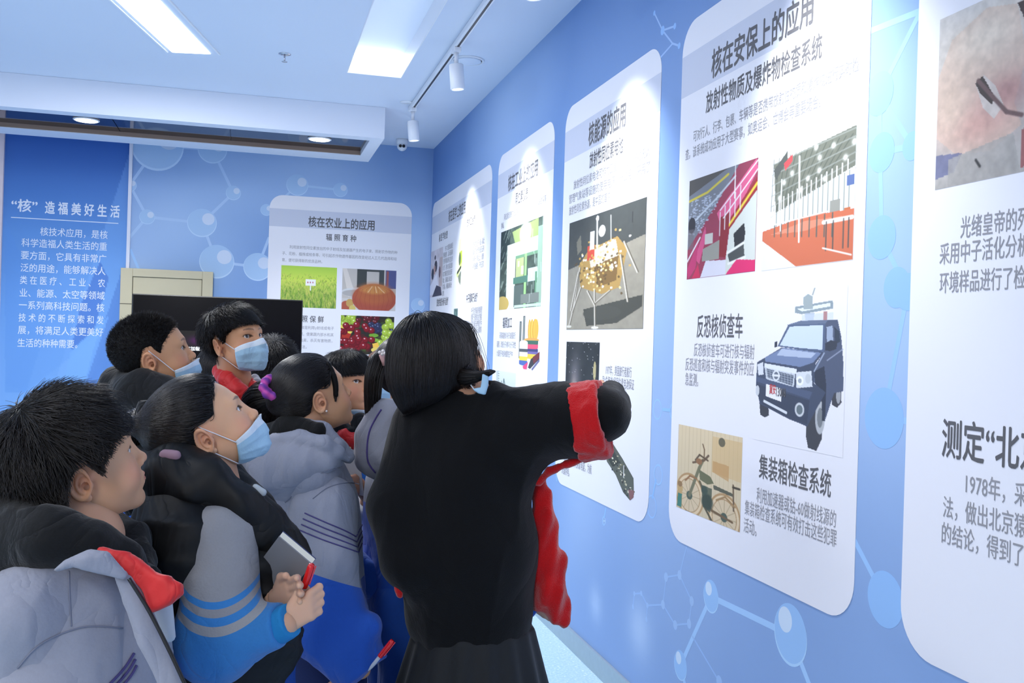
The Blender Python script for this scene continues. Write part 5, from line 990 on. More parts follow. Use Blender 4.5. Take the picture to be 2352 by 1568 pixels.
def ringpts(s, ra, rb, w0, tilt, n=10, a0=0, a1=360, cu=0, cv=0, back=0.):
    out = []
    for k in range(n + 1):
        a = math.radians(a0 + (a1 - a0) * k / n); out.append(s.b(cu + ra * math.sin(a), cv + rb * math.cos(a) - back * max(0, -math.cos(a)), w0 + tilt * math.cos(a)))
    return out
def sleeve(s, pts, rs, material, sname='sleeve', zs=None, res=.007, fold=(.004, 30, 3), tiltv=None, stilt=0., extra=None, parent=None):
    pts = [np.array(p, float) for p in pts]; seg = [np.linalg.norm(pts[i + 1] - pts[i]) for i in range(len(pts) - 1)]; cum = np.concatenate([[0], np.cumsum(seg)]); tot = cum[-1]
    def sfn(V):
        best = np.full(len(V), 9.); s_ = np.zeros(len(V))
        for i in range(len(seg)):
            ab = pts[i + 1] - pts[i]; t = np.clip((V - pts[i]) @ ab / (ab @ ab), 0, 1); d = np.linalg.norm(V - pts[i] - t[:, None] * ab, axis=1); k = d < best; best = np.where(k, d, best); s_ = np.where(k, (cum[i] + t * seg[i]) / tot, s_)
        if zs: s_ = zs(V)
        if tiltv is not None: s_ = s_ + ((V - pts[0]) @ _n(tiltv)) * stilt
        return s_
    a, bb = pts[-2], pts[-1]; ax = _n(bb - a)
    def f(P):
        d = chain(P, pts, rs, .03); d = smax(d, (P - bb.astype(np.float32)) @ ax.astype(np.float32) - .004, .006)
        if extra: d = smin(d, extra(P), .03)
        return d
    return garment(s, sname, f, pts, max(rs) + .04, material, res, fold, sfn, parent)
def legs(s, material='trouser', r=(.095, .072, .06)):
    pts = []
    for k in (-1, 1): pts.append([s.b(k * .07, 0, -.50), s.b(k * .085, .01, -.50) * (1, 1, 0) + (0, 0, .46), s.b(k * .085, -.01, 0) * (1, 1, 0) + (0, 0, .07)])
    f = lambda P: smin(chain(P, pts[0], list(r), .02), chain(P, pts[1], list(r), .02), .02)
    garment(s, 'trousers', f, pts[0] + pts[1], .13, material, .014, (.004, 22, 6))
    for k in (-1, 1):
        c = s.b(k * .085, .035, 0) * (1, 1, 0); R = np.stack([s.Rt, s.F, (0, 0, 1)], 1)
        g = lambda P, c=c: smax(smin(ell(P, c + (0, 0, .045), (.045, .12, .045), R), ell(P, c - s.F * .05 + (0, 0, .07), (.042, .055, .05), R), .02), .002 - P[:, 2], .004)
        s.add('shoe', sdf_mesh(g, *bounds([c - s.F * .13, c + s.F * .13, c + (0, 0, .12)], .06), .01, slack=2), M['shoe'])
def sname(v): return v
# ================================================================ THE PEOPLE
def gen_arms(s, hs=.165, drop=.52, fwd=.06, bend=.10, out=.05):
    A_ = []
    for k in (-1, 1):
        sh = s.b(k * hs, -.01, -.085); el = s.b(k * (hs + out * .7), -.02 + fwd * .3, -.085 - drop * .5); wr_ = s.b(k * (hs + out * .6), fwd + bend, -.085 - drop); A_.append([sh, el, wr_])
    return A_
def gen_hand(s, arm, k, sc=.95, curl=.55): d = _n(arm[2] - arm[1]); return hand_sdf(arm[2], d, -s.Rt * k, s.F, sc, curl)
def hood(s, w0=-.05, ra=.115, rb=.10, r0=.030, r1=.055, drop=.05, mat_='jacket', name='hood', mouth=True, back=.05, fold=(.004, 30, 9)):
    P_ = []; R_2 = []
    for k in range(13):
        a = math.radians(30 + 300 * k / 12); c = max(0, -math.cos(a)); P_.append(s.b(ra * math.sin(a), rb * math.cos(a) - back * c - .01, w0 + .03 * c - drop * (1 - c) * .5)); R_2.append(r0 + (r1 - r0) * c)
    def f(P):
        d = chain(P, P_, R_2, .02); bl_ = s.b(0, -rb - back - .01, w0 - .06); d = smin(d, rc(P, bl_ + (0, 0, .04), bl_ - (0, 0, .06), r1 * 1.05, r1 * .7), .05); return d
    return garment(s, name, f, P_ + [s.b(0, -rb - back, w0 - .14)], .1, mat_, .008, fold)
def simple_kid(label, head, byaw, neck, style, hs=.16, seed=1, jmat='jacket2', scarf=False, shoes=True, look=None, tone=(1, 1, 1), arms=None, hem=-.56, res=.010, collar=True, hoodm=None, tie=None, group=None, armkw={}, handskip=(), leg=1., armsf=None, handf=None):
    foot = np.array(neck, float) * (1, 1, 0); s = Person(label, foot, group); s.body_axes(byaw, neck); s.head(*head, hires=False); s.tone = np.array(tone); s.leg = leg
    if look: s.look = look
    A_ = armsf(s) if armsf else gen_arms(s, hs, **armkw); hd = [(gen_hand(s, A_[i], k), .0045) for i, k in ((0, -1), (1, 1)) if i not in handskip]
    if handf: hd[1] = (handf, .0045)
    nt = s.w((0, -.028, -.045)); make_skin(s, hd, [nt, s.b(0, .01, -.02)], [.050 * s.sc, .052], A_)
    return s, A_
def jacket_generic(s, A_, hs=.16, jmat='jacket2', hem=-.56, res=.010, collar=True, fold=(.004, 22, 2), rs=(.068, .062, .05), smat=None, puff=0):
    hz = -.56
    j = garment(s, 'jacket', torso_fn(s, hs, .115, hem, puff=puff), [s.b(-hs, 0, 0), s.b(hs, 0, -.6), s.b(0, .12, -.2)], .13, jmat, res, fold, lambda V: (V[:, 2] - (s.N[2] - .60)) / .60)
    for a in A_: sleeve(s, a, list(rs), smat or jmat, res=res, fold=(.004, 26, 3), parent=j)
    if collar: rp = ringpts(s, .062, .060, .00, -.02, 12); garment(s, 'collar', collar_ring(s, rp, [.018] * 13), rp, .05, 'jacket', .007, (.002, 40, 3), parent=j)
    return j
def neckerchief(s, pts, rs, name='neckerchief', k=.008, res=.005): return garment(s, name, lambda P: chain(P, pts, rs, k), pts, .05, 'scarf', res, (.0025, 60, 5))
M['jk_a'] = ramp_mat('grey_jacket_blue_hem', [(0, BLUE), (.665, GREY)])
M['sl_a'] = ramp_mat('grey_sleeve_purple_stripes', [(0, GREY), (.60, NAVY), (.612, GREY), (.63, NAVY), (.642, GREY), (.66, NAVY), (.672, GREY), (.72, BLUE)])
M['sl_b'] = ramp_mat('grey_blue_striped_sleeve', [(0, (150, 150, 154)), (.335, BLUE2), (.362, (150, 150, 154)), (.393, BLUE2), (.422, (160, 160, 162)), (.46, (56, 128, 194)), (.955, (28, 128, 190))], bump=.5)
M['sl_e'] = ramp_mat('grey_sleeve_thin_stripes', [(0, GREY), (.40, (36, 88, 184))])
M['jk_e'] = ramp_mat('grey_over_blue_jacket', [(0, (28, 74, 166)), (.42, GREY)])
M['jk_f'] = ramp_mat('pale_grey_jacket', [(0, (44, 112, 190)), (.36, (188, 192, 202))])
M['piping'] = mat('purple_piping', (72, 60, 128), .7)
M['pearl'] = mat('pearl_bead', (236, 228, 226), .25, coat=.5)
# ---- A: boy nearest the camera, lower left
nA = at(188, 1255, 1.55); A = Person('boy in grey jacket over black hoodie with red neckerchief, nearest at lower left', nA, 'pupils looking at the panels')
A.body_axes(-2, nA); A.head(173.6, 1064, 36.7, 18.8, 3.2, 1.0, 1.55); A.look = (.0, 1, .25)
armsA = [[A.b(-.17, 0, -.09), A.b(-.21, .0, -.34), A.b(-.20, .12, -.55)], [at(95, 1385, 1.43), at(120, 1700, 1.38), at(330, 1830, 1.42)]]
make_skin(A, [(gen_hand(A, armsA[0], -1), .004), (gen_hand(A, armsA[1], 1), .004)], [A.w((0, -.03, -.05)), at(196, 1235, 1.55)], [.056, .060], armsA)
hair_short(A, 'fringe', .0135, .060, 11000, 1, .018, fringe_dir=(.0, .9, -.5))
jA = garment(A, 'jacket', lambda P, f=torso_fn(A, .175, .135, -.60, .06): smin(f(P), rc(P, at(150, 1370, 1.50), at(150, 1560, 1.50), .10, .13), .05), [A.b(-.2, 0, 0), A.b(.2, 0, -.6), A.b(0, .14, -.2), A.b(0, -.14, -.2)], .12, 'jk_a', .0075, (.007, 17, 4), lambda V: (V[:, 2] - (A.N[2] - .62)) / .62)
sleeve(A, [at(150, 1400, 1.47), at(125, 1700, 1.40), at(330, 1830, 1.42)], [.085, .088, .05], 'sl_a', parent=jA, fold=(.007, 18, 8), tiltv=A.F, stilt=-.5); A.fn['sleeve_near'] = A.fn['sleeve']; sleeve(A, armsA[0], [.07, .065, .05], 'jacket', parent=jA)
hp = [at(350, 1340, 1.50), at(296, 1284, 1.47), at(212, 1242, 1.44), at(110, 1236, 1.42), at(30, 1240, 1.46), at(-30, 1205, 1.56), at(30, 1190, 1.68), at(170, 1190, 1.70), at(290, 1250, 1.66), at(340, 1330, 1.58)]
garment(A, 'black_hood', lambda P: smin(chain(P, hp, [.012, .020, .025, .042, .056, .062, .055, .045, .034, .018], .02), rc(P, at(20, 1180, 1.56), at(10, 1250, 1.56), .055, .07), .05), hp, .1, 'black_cloth', .007, (.006, 26, 5))
# open collar of the grey jacket folded over the hood, zip and neckerchief
fl1 = plate([at(122, 1308, 1.36), at(150, 1284, 1.355), at(205, 1268, 1.355), at(248, 1268, 1.36), at(300, 1318, 1.375), at(285, 1330, 1.37), at(214, 1322, 1.35), at(170, 1300, 1.35)], .007, .006)
garment(A, 'jacket_collar', fl1, fl1.pts, .04, 'jacket', .0055, (.003, 40, 6), parent=jA)
fl2 = plate([at(262, 1322, 1.385), at(302, 1320, 1.385), at(345, 1400, 1.385), at(440, 1610, 1.375), at(380, 1610, 1.36), at(330, 1490, 1.365)], .009, .008)
garment(A, 'front_edge', fl2, fl2.pts, .05, 'jacket', .0055, (.004, 30, 7), parent=jA)
wpart(tube('zip', spline([p + _n(CAM - p) * .012 for p in [at(296, 1328, 1.375), at(342, 1402, 1.375), at(392, 1500, 1.37), at(438, 1600, 1.365)]], 20), .0028, M['black'], None, 6), A.root)
kn = plate([at(232, 1262, 1.40), at(290, 1272, 1.40), at(345, 1300, 1.395), at(410, 1346, 1.38), at(414, 1362, 1.38), at(388, 1386, 1.378), at(352, 1402, 1.38), at(326, 1356, 1.385), at(290, 1312, 1.392)], .008, .007)
garment(A, 'neckerchief', kn, kn.pts, .04, 'scarf', .0045, (.004, 42, 5))
garment(A, 'undershirt', lambda P: chain(P, [at(368, 1390, 1.44), at(388, 1460, 1.44)], [.018, .010], .01), [at(368, 1390, 1.44), at(388, 1460, 1.44)], .04, mat('pale_shirt', (190, 196, 204), .8), .006, None)
M['seamgrey'] = mat('seam_dark_grey', (120, 124, 142), .8); M['stripe'] = mat('purple_stripe', (70, 64, 120), .75)  # seam lines in a darker grey than the jacket
fA = lambda P: np.minimum(A.fn['jacket'](P), A.fn['sleeve_near'](P))
seam(A, fA, [(40, 1535), (95, 1478), (190, 1440), (282, 1442)], 1.1, .0012, M['seamgrey']); seam(A, fA, [(158, 1310), (160, 1370), (164, 1438)], 1.1, .0010, M['seamgrey'])
for k in range(3): seam(A, fA, [(248 + k * 14, 1575 + k * 3), (285 + k * 8, 1535 + k * 8), (308 + k * 3, 1500 + k * 14)], 1.1, .0022, M['stripe'], 'stripe', 12)
legs(A)
# ---- B: masked girl with a ponytail, black puffer vest, notebook and pen
nB = at(470, 1135, 1.87); B = Person('masked girl in black puffer vest with blue striped sleeves, holding notebook and red pen', nB, 'pupils looking at the panels')
B.body_axes(12, nB); B.head(471, 983, 21.5, 33.5, -2, .92, 1.85); B.tone = np.array((1.03, 1.04, 1.05)); B.look = (.1, 1, .1)
WB = at(652, 1432, 1.66); PBp = at(682, 1400, 1.64)
armsB = [[B.b(-.16, .0, -.09), B.b(-.19, .10, -.33), at(634, 1378, 1.76)], [at(498, 1230, 1.735), at(505, 1470, 1.69), WB]]
hR = hand_sdf(WB + _n(PBp - WB) * -.005, at(700, 1398, 1.66) - WB, at(700, 1400, 1.75) - at(700, 1400, 1.66), at(690, 1340, 1.66) - at(695, 1420, 1.66), .80, 1.35)
hL = hand_sdf(at(634, 1376, 1.74), at(700, 1348, 1.665) - at(634, 1376, 1.74), at(690, 1300, 1.70) - at(690, 1300, 1.80), at(655, 1300, 1.76) - at(670, 1370, 1.76), .80, .8)
make_skin(B, [(hR, .0032), (hL, .0032)], [B.w((0, -.028, -.05)), at(490, 1120, 1.87)], [.050, .052], armsB)
hair_tied(B, (.01, -.105, .075), .009, 9000, 2)
mask(B, 6, -72, 70, .005, azb=84)
tp = [B.w((.01, -.110, .078)), at(318, 975, 1.86), at(302, 1040, 1.88), at(292, 1120, 1.90), at(310, 1180, 1.90)]
tail(B, tp, [.018, .030, .032, .026, .012], 2400, 5); 
bm = bmesh.new(); sc_ = at(336, 958, 1.845)
garment(B, 'scrunchie', lambda P: chain(P, [at(338, 940, 1.83), at(330, 962, 1.83), at(335, 985, 1.83), at(348, 968, 1.88), at(338, 940, 1.83)], [.014] * 5, .01), [at(338, 940, 1.83), at(335, 985, 1.86)], .05, 'black_cloth', .005, (.004, 120, 3))
vB = lambda P, f=torso_fn(B, .165, .135, -.62, .055, .012): smin(smin(f(P), chain(P, [at(420, 1180, 1.80), at(395, 1330, 1.80), at(400, 1560, 1.82)], [.085, .09, .10], .05), .05), chain(P, [at(560, 1215, 1.82), at(600, 1300, 1.83), at(590, 1480, 1.85)], [.07, .075, .08], .05), .05)
vest = garment(B, 'puffer_vest', vB, [B.b(-.2, 0, 0), B.b(.2, 0, -.6), B.b(0, .2, -.2), B.b(0, -.2, -.2)], .12, 'black_puffer', .0075, (.007, 20, 3), aniso=(.6, .6, 1.4))
hB = [at(635, 1275, 1.80), at(600, 1215, 1.77), at(545, 1160, 1.755), at(470, 1112, 1.745), at(400, 1090, 1.77), at(360, 1080, 1.86), at(400, 1075, 1.96), at(500, 1095, 1.98), at(590, 1170, 1.93), at(640, 1270, 1.86)]
garment(B, 'vest_hood', lambda P: chain(P, hB, [.028, .034, .040, .046, .052, .055, .05, .042, .034, .028], .02), hB, .09, 'black_puffer', .0075, (.006, 30, 8), parent=vest)
garment(B, 'inner_hood', lambda P: rc(P, at(378, 1044, 1.73), at(404, 1046, 1.73), .009, .009), [at(378, 1044, 1.73), at(404, 1046, 1.73)], .03, mat('mauve_lining', (158, 126, 140), .8), .004, (.001, 40, 2))
garment(B, 'inner_collar', lambda P: rc(P, at(588, 1120, 1.77), at(604, 1130, 1.77), .005, .007), [at(586, 1118, 1.77), at(608, 1130, 1.77)], .03, mat('pale_inner_collar', (176, 184, 190), .8), .004, (.002, 60, 2))
zb0, zb1 = at(500, 1180, 1.70)[2], at(500, 1530, 1.70)[2]; axB = B.F
sB = sleeve(B, [at(500, 1235, 1.735), at(505, 1465, 1.70), at(640, 1437, 1.665)], [.064, .072, .037], 'sl_b', res=.0055, fold=(.005, 24, 3), zs=lambda V: (zb0 - V[:, 2]) / (zb0 - zb1) * .62 + .012 + ((V - at(500, 1300, 1.70)) @ B.F) ** 2 * 14)
garment(B, 'cuff', lambda P: smax(rc(P, at(630, 1440, 1.668), at(664, 1425, 1.656), .0325, .029), (P - at(664, 1425, 1.656).astype(np.float32)) @ _n(WB - at(630, 1440, 1.668)).astype(np.float32) - .004, .003), [at(630, 1440, 1.668), at(668, 1420, 1.656)], .04, mat('bright_blue_rib_cuff', (24, 128, 190), .85, bump=.4, bscale=200), .004, (.0012, 90, 2))
sleeve(B, armsB[0], [.062, .055, .036], 'sl_b')
legs(B, 'black_cloth')
# ---- C: close-cropped boy, mask under the nose
nC = at(372, 925, 2.44); Cc, aC = simple_kid('boy with cropped hair and mask under nose, in front of the beige door', (350, 813.5, 22.9, 15.4, 1.4, .93, 2.4), 10, nC, None, hs=.165, look=(.25, 1, .0), tone=(.95, .92, .88), group='pupils looking at the panels')
hair_buzz(Cc); mask(Cc, 5, -62, 70, .006, azb=66, off=(0, .004, 0))
jacket_generic(Cc, aC, .165, 'jacket2', collar=False)
hpc = [at(470, 985, 2.40), at(430, 945, 2.36), at(380, 915, 2.33), at(320, 900, 2.34), at(285, 895, 2.42), at(320, 885, 2.52), at(400, 900, 2.54), at(460, 950, 2.48)]
garment(Cc, 'black_hood', lambda P: smin(chain(P, hpc, [.035, .042, .048, .052, .055, .05, .042, .035], .02), rc(P, Cc.b(-.15, 0, -.10), Cc.b(.15, 0, -.10), .075, .075), .05), hpc + [Cc.b(-.17, 0, -.1), Cc.b(.17, 0, -.1)], .09, 'black_cloth', .009, (.006, 28, 4), aniso=(.6, .6, 1.3))
legs(Cc)
# ---- D: tall boy with mask and neckerchief before the television
nD = at(543, 918, 2.86); D_, aD = simple_kid('tall masked boy with red neckerchief in front of the television', (541, 782, -25, 13, 4, .89, 2.8), -22, nD, None, hs=.16, look=(.35, 1, .15), tone=(.96, .93, .90), group='pupils looking at the panels')
hair_short(D_, 'fringe', .011, .046, 6500, 12, .014, fringe_dir=(.5, .7, -.4)); mask(D_, 20, -70, 62, .0065, azb=74)
jacket_generic(D_, aD, .16, 'jacket2', collar=False)
dj = [at(500, 880, 2.76), at(530, 905, 2.73), at(572, 945, 2.72), at(600, 965, 2.74)]
garment(D_, 'jacket_collar', lambda P: smin(chain(P, [q + np.array((-.012, -.01, -.02)) for q in dj], [.024, .026, .026, .024], .01), chain(P, [at(585, 870, 2.86), at(603, 905, 2.80), at(612, 940, 2.78)], [.014, .016, .016], .01), .01), dj + [at(600, 870, 2.86)], .07, 'jacket', .007, (.003, 40, 5))
neckerchief(D_, [at(503, 852, 2.82), at(522, 874, 2.765), at(550, 900, 2.745), at(580, 935, 2.75), at(606, 975, 2.75), at(612, 1000, 2.75)], [.018, .024, .025, .022, .024, .016]); neckerchief(D_, [at(578, 880, 2.84), at(590, 900, 2.80), at(600, 930, 2.77)], [.014, .018, .012])
legs(D_)
# ---- E: girl with hair bun, purple scrunchie, grey hooded jacket
nE = at(722, 1012, 2.53); E_ = Person('girl with low bun and purple scrunchie in a grey hooded school jacket', nE, 'pupils looking at the panels')
E_.body_axes(14, nE); E_.head(717, 908, 35.5, 20.5, -5.6, .98, 2.5); E_.look = (0, 1, .2); E_.tone = np.array((.99, .98, .96))
WE = at(828, 1535, 2.33)
armsE = [[E_.b(-.16, 0, -.09), E_.b(-.2, .03, -.33), E_.b(-.16, .2, -.42)], [at(745, 1165, 2.40), at(758, 1410, 2.36), WE]]
hE = hand_sdf(WE + np.array((-.005, 0, .01)), at(800, 1580, 2.31) - at(850, 1530, 2.33), -heading(60), at(850, 1530, 2.33) - at(830, 1590, 2.33), .85, .9)
make_skin(E_, [(hE, .004), (gen_hand(E_, armsE[0], -1), .004)], [E_.w((0, -.028, -.05)), at(722, 1008, 2.53)], [.050, .054], armsE)
hair_tied(E_, (0, -.100, .012), .006, 8500, 6, 'tied')
tail(E_, [at(632, 905, 2.52), at(605, 912, 2.54), at(592, 930, 2.56), at(606, 950, 2.57), at(622, 930, 2.57)], [.025, .040, .044, .040, .025], 2200, 8, 'hair_bun')
def blob_ring(c, ax, r, n, rr, rng=np.random.default_rng(2)):
    u, v, w = frame_of(ax); return [(c + (u * math.cos(a) + v * math.sin(a)) * r + w * rng.normal() * .003, rr * rng.uniform(.8, 1.2)) for a in np.linspace(0, 2 * math.pi, n, endpoint=False)]
bs = blob_ring(at(624, 889, 2.43), at(610, 905, 2.48) - at(640, 880, 2.43), .022, 8, .0125)
def fsc(P): d = None; return None
def blobs(bl_, k=.005):
    def f(P):
        d = None
        for c, r in bl_: e = sph(P, c, r); d = e if d is None else smin(d, e, k)
        return d
    return f
msc = sdf_mesh(lambda P: blobs(bs)(P) - folds(P, .002, 160, 3), *bounds([b_[0] for b_ in bs], .03), .0035)
t_ = (np.sin(msc[0] @ np.array((190., 140, 230))) * .5 + .5)[:, None]; E_.add('scrunchie', msc, M['print'], col=lin((np.array((112, 58, 150.)) * t_ + np.array((206, 84, 170.)) * (1 - t_)) / 255.))
er = E_.w((.0735, -.006, -.043)); bm = bmesh.new(); bmesh.ops.create_uvsphere(bm, u_segments=12, v_segments=8, radius=.0028, matrix=Matrix.Translation(er)); wpart(bm_obj('ear_stud', bm, M['pearl'], smooth=True), E_.root)
# loose forelock falling before the ear
lk = [E_.w(p) for p in ((.052, .050, .072), (.066, .048, .035), (.071, .040, .0), (.070, .028, -.030))]; tail(E_, lk, [.006, .007, .006, .002], 160, 4, 'forelock')
fE = lambda P, f=torso_fn(E_, .165, .13, -.60, .055): smin(f(P), chain(P, [at(650, 1130, 2.48), at(640, 1300, 2.48), at(640, 1560, 2.48)], [.10, .11, .12], .05), .05)
jE = garment(E_, 'jacket', fE, [E_.b(-.2, 0, 0), E_.b(.2, 0, -.62), E_.b(0, .2, -.2), E_.b(0, -.2, -.2)], .12, 'jk_e', .008, (.007, 18, 7), lambda V: (V[:, 2] - (E_.N[2] - .62)) / .62)
fold_e = lambda P: chain(P, [at(770, 1290, 2.33), at(720, 1440, 2.33), at(790, 1500, 2.32), at(845, 1440, 2.32)], [.05, .062, .052, .03], .03)
sleeve(E_, armsE[1], [.080, .086, .062], 'sl_e', res=.006, fold=(.008, 17, 5), tiltv=E_.F + np.array((0, 0, .0)), stilt=-1.0, extra=fold_e, parent=jE)
E_.fn['sleeve_near'] = E_.fn['sleeve']; sleeve(E_, armsE[0], [.07, .062, .05], 'sl_e', parent=jE)
hE1 = [at(797, 1055, 2.40), at(775, 1036, 2.36), at(745, 1018, 2.34), at(690, 1008, 2.35), at(630, 1012, 2.38), at(590, 1030, 2.46)]
def hoodE(P):
    d = chain(P, [at(776, 1060, 2.41), at(740, 1052, 2.37), at(690, 1062, 2.37), at(630, 1072, 2.40), at(590, 1080, 2.48)], [.016, .036, .052, .058, .05], .03)
    d = smin(d, chain(P, [at(640, 1090, 2.40), at(680, 1140, 2.40)], [.05, .03], .03), .03)
    return smin(d, chain(P, hE1, [.008, .014, .016, .015, .014, .012], .01), .006)
garment(E_, 'hood', hoodE, hE1 + [at(600, 1080, 2.5), at(690, 1160, 2.4)], .08, 'jacket', .007, (.006, 24, 2), parent=jE)
garment(E_, 'hood_lining', lambda P: chain(P, [at(610, 1000, 2.50), at(670, 985, 2.45), at(730, 990, 2.42)], [.03, .035, .022], .02), [at(610, 1000, 2.5), at(730, 985, 2.42)], .06, 'black_cloth', .007, (.004, 30, 2), parent=jE)
cE = [at(645, 978, 2.52), at(690, 975, 2.455), at(738, 990, 2.43), at(775, 1022, 2.44), at(800, 1050, 2.46)]
garment(E_, 'jacket_collar', lambda P: chain(P, cE, [.016, .020, .022, .022, .014], .01), cE, .05, 'jacket', .006, (.003, 50, 2), parent=jE)
wpart(tube('piping', spline([at(580, 1060, 2.40) + (0, -.03, 0), at(572, 1085, 2.40) + (0, -.035, 0), at(578, 1112, 2.40) + (0, -.03, 0)], 12), .0035, M['piping'], None, 6), E_.root)
fEs = lambda P: np.minimum(E_.fn['sleeve_near'](P), E_.fn['jacket'](P))
for k in range(4): seam(E_, fEs, [(700 - k * 4, 1178 + k * 13), (745 - k * 3, 1198 + k * 13), (790, 1217 + k * 13), (818 + k * 2, 1232 + k * 12)], 2.0, .0016, M['stripe'], 'stripe', 20); seam(E_, fEs, [(818 + k * 2, 1232 + k * 12), (832, 1205 + k * 14)], 2.0, .0016, M['stripe'], 'stripe', 6)
seam(E_, fEs, [(718, 1145), (755, 1118), (800, 1108), (826, 1112)], 2.0, .0010, M['seamgrey'])
seam(E_, E_.fn['hood'], [(620, 1190), (680, 1130), (740, 1085), (785, 1075)], 2.0, .0010, M['seamgrey'])
legs(E_)
# ---- F: boy with bowl haircut behind E, mask under the chin
nF = at(816, 998, 3.22); WF = at(846, 1152, 2.92)
F_, aF = simple_kid('boy with straight fringe and mask pulled under his chin, behind the bun girl', (799, 880, -36, 8, 0, .93, 3.2), -30, nF, None, armsf=lambda q: [gen_arms(q)[0], [at(835, 1075, 3.1), at(872, 1230, 3.0), WF]], handf=hand_sdf(WF, at(826, 1112, 2.87) - WF, -MW[:, 0] * .7 + MW[:, 2] * .7, (0, 0, 1), .85, 1.2), look=(.45, 1, .30), tone=(.99, .96, .94), group='pupils looking at the panels')
hair_short(F_, 'bowl', .013, .07, 8000, 21, .006, whorl=(0, -.02, .11), fringe_dir=(0, .5, -1.2), nz=0); mask(F_, -34, -80, 50, .010, straps=False)
jacket_generic(F_, aF, .16, 'jk_f', smat='jk_f', collar=False)
neckerchief(F_, [at(772, 985, 3.10), at(795, 1000, 3.06), at(815, 1014, 3.05), at(832, 1012, 3.06)], [.016, .022, .022, .016])
fc = [at(765, 972, 3.16), at(782, 978, 3.08), at(805, 990, 3.06)]; garment(F_, 'dark_collar', lambda P: smin(chain(P, fc, [.022, .024, .014], .01), chain(P, [at(826, 968, 3.1), at(836, 990, 3.08)], [.03, .03], .01), .006), fc + [at(836, 990, 3.08)], .06, 'black_cloth', .007, (.002, 40, 2))
legs(F_)
# ---- G: ponytail girl just behind the teacher
nG = at(935, 962, 2.82); G_, aG = simple_kid('girl with high ponytail and pearl hair tie, half hidden behind the woman in black', (948, 856, 30, 12, 0, .97, 2.80), 18, nG, None, group='pupils looking at the panels', armkw=dict(fwd=.12, bend=.22, drop=.42))
hair_tied(G_, (0, -.115, .052), .010, 5000, 9); G0 = G_.w((0, -.115, .052))
tail(G_, [at(893, 822, 2.66), at(874, 826, 2.62), at(858, 868, 2.60), at(854, 930, 2.60), at(852, 985, 2.60), at(853, 1018, 2.60)], [.014, .024, .023, .020, .014, .004], 2600, 11)
wpart(tube('hair_tie', [at(878, 812, 2.59), at(887, 838, 2.59)], .010, mat('pink_elastic', (190, 150, 150), .6), None, 10), G_.root)
for q in ((877, 809), (883, 813), (885, 806), (889, 811)):
    bm = bmesh.new(); bmesh.ops.create_uvsphere(bm, u_segments=12, v_segments=8, radius=.0048, matrix=Matrix.Translation(at(q[0] - 5, q[1], 2.56))); wpart(bm_obj('pearl', bm, M['pearl'], smooth=True), G_.root)
M['jk_g'] = ramp_mat('grey_yoke_blue_jacket', [(0, (32, 82, 184)), (.60, GREY)])
jG = jacket_generic(G_, aG, .165, 'jk_g', smat='jacket_blue', collar=False, hem=-.60)
garment(G_, 'hood', lambda P: smin(chain(P, [at(866, 950, 2.62), at(850, 1000, 2.60), at(852, 1050, 2.60), at(880, 1075, 2.60)], [.03, .034, .036, .03], .03), chain(P, [at(900, 960, 2.60), at(900, 1040, 2.58), at(960, 1000, 2.6)], [.05, .06, .05], .03), .04), [at(866, 950, 2.62), at(850, 1080, 2.6), at(960, 1000, 2.6)], .09, 'jacket', .008, (.003, 24, 3), parent=jG)
seam(G_, lambda P: np.minimum(G_.fn['hood'](P), G_.fn['jacket'](P)), [(876, 940), (862, 962), (848, 992), (843, 1030), (846, 1062), (862, 1085)], 2.2, .0024, M['piping'], 'piping')
legs(G_, 'jacket_blue', (.11, .085, .07))
# ---- H, I, J: partly hidden pupils at the back
nH = at(890, 960, 3.6); H_, aH = simple_kid('pupil with brown pulled-back hair, seen through the ponytail gap, masked', (884, 868, -72, 4, 0, .92, 3.55), -70, nH, None, group='pupils at the back'); H_.hairmat = 'hairbrown'
hair_tied(H_, (0, -.10, .05), .008, 3500, 31); mask(H_, 12, -64, 56, .005); jacket_generic(H_, aH, .155, 'jacket2', res=.014); legs(H_)
nI = at(622, 915, 3.95); I_, aI = simple_kid('pupil with tousled short hair facing away behind the television boy', (628, 842, 100, 5, 0, 1.0, 3.9), 95, nI, None, group='pupils at the back', tone=(.92, .86, .8))
hair_short(I_, 'short', .012, .05, 4500, 41, .020); jacket_generic(I_, aI, .155, 'jacket2', res=.014); legs(I_)
nJ = at(520, 945, 3.45); J_, aJ = simple_kid('dark-haired pupil mostly hidden between the cropped boy and television boy', (518, 862, 60, 10, 0, .95, 3.45), 50, nJ, None, group='pupils at the back')
hair_tied(J_, (0, -.09, -.03), .012, 4500, 51); jacket_generic(J_, aJ, .155, 'jacket2', res=.014); legs(J_)
# ---- T: the woman pointing
nT = at(1050, 925, 2.42); T_ = Person('woman in black knit coat with red fleece lining, arm stretched towards the panels', nT, None)
T_.body_axes(58, nT); T_.head(1018, 824, 42, 24, -6, 1.05, 2.42); T_.hires = False; T_.tone = np.array((.97, .93, .90)); T_.leg = 1.; T_.ho = MW[:, 0] * .055 + MW[:, 2] * -.03
el = at(1398, 948, 2.33); wrT = at(1402, 905, 2.56)
armsT = [[at(975, 1000, 2.46), at(915, 1170, 2.40), at(1010, 1190, 2.62)], [at(1130, 945, 2.42), el, wrT]]
hT = hand_sdf(wrT, at(1400, 872, 2.72) - wrT, (0, 0, -1), -XC * 1., 1.0, .15)
make_skin(T_, [(hT, .0045), (hand_sdf(armsT[0][2], heading(30), (0, 0, -1), heading(90), 1., .5), .005)], [T_.w((0, -.03, -.05)), at(1075, 905, 2.42)], [.055, .058], armsT)
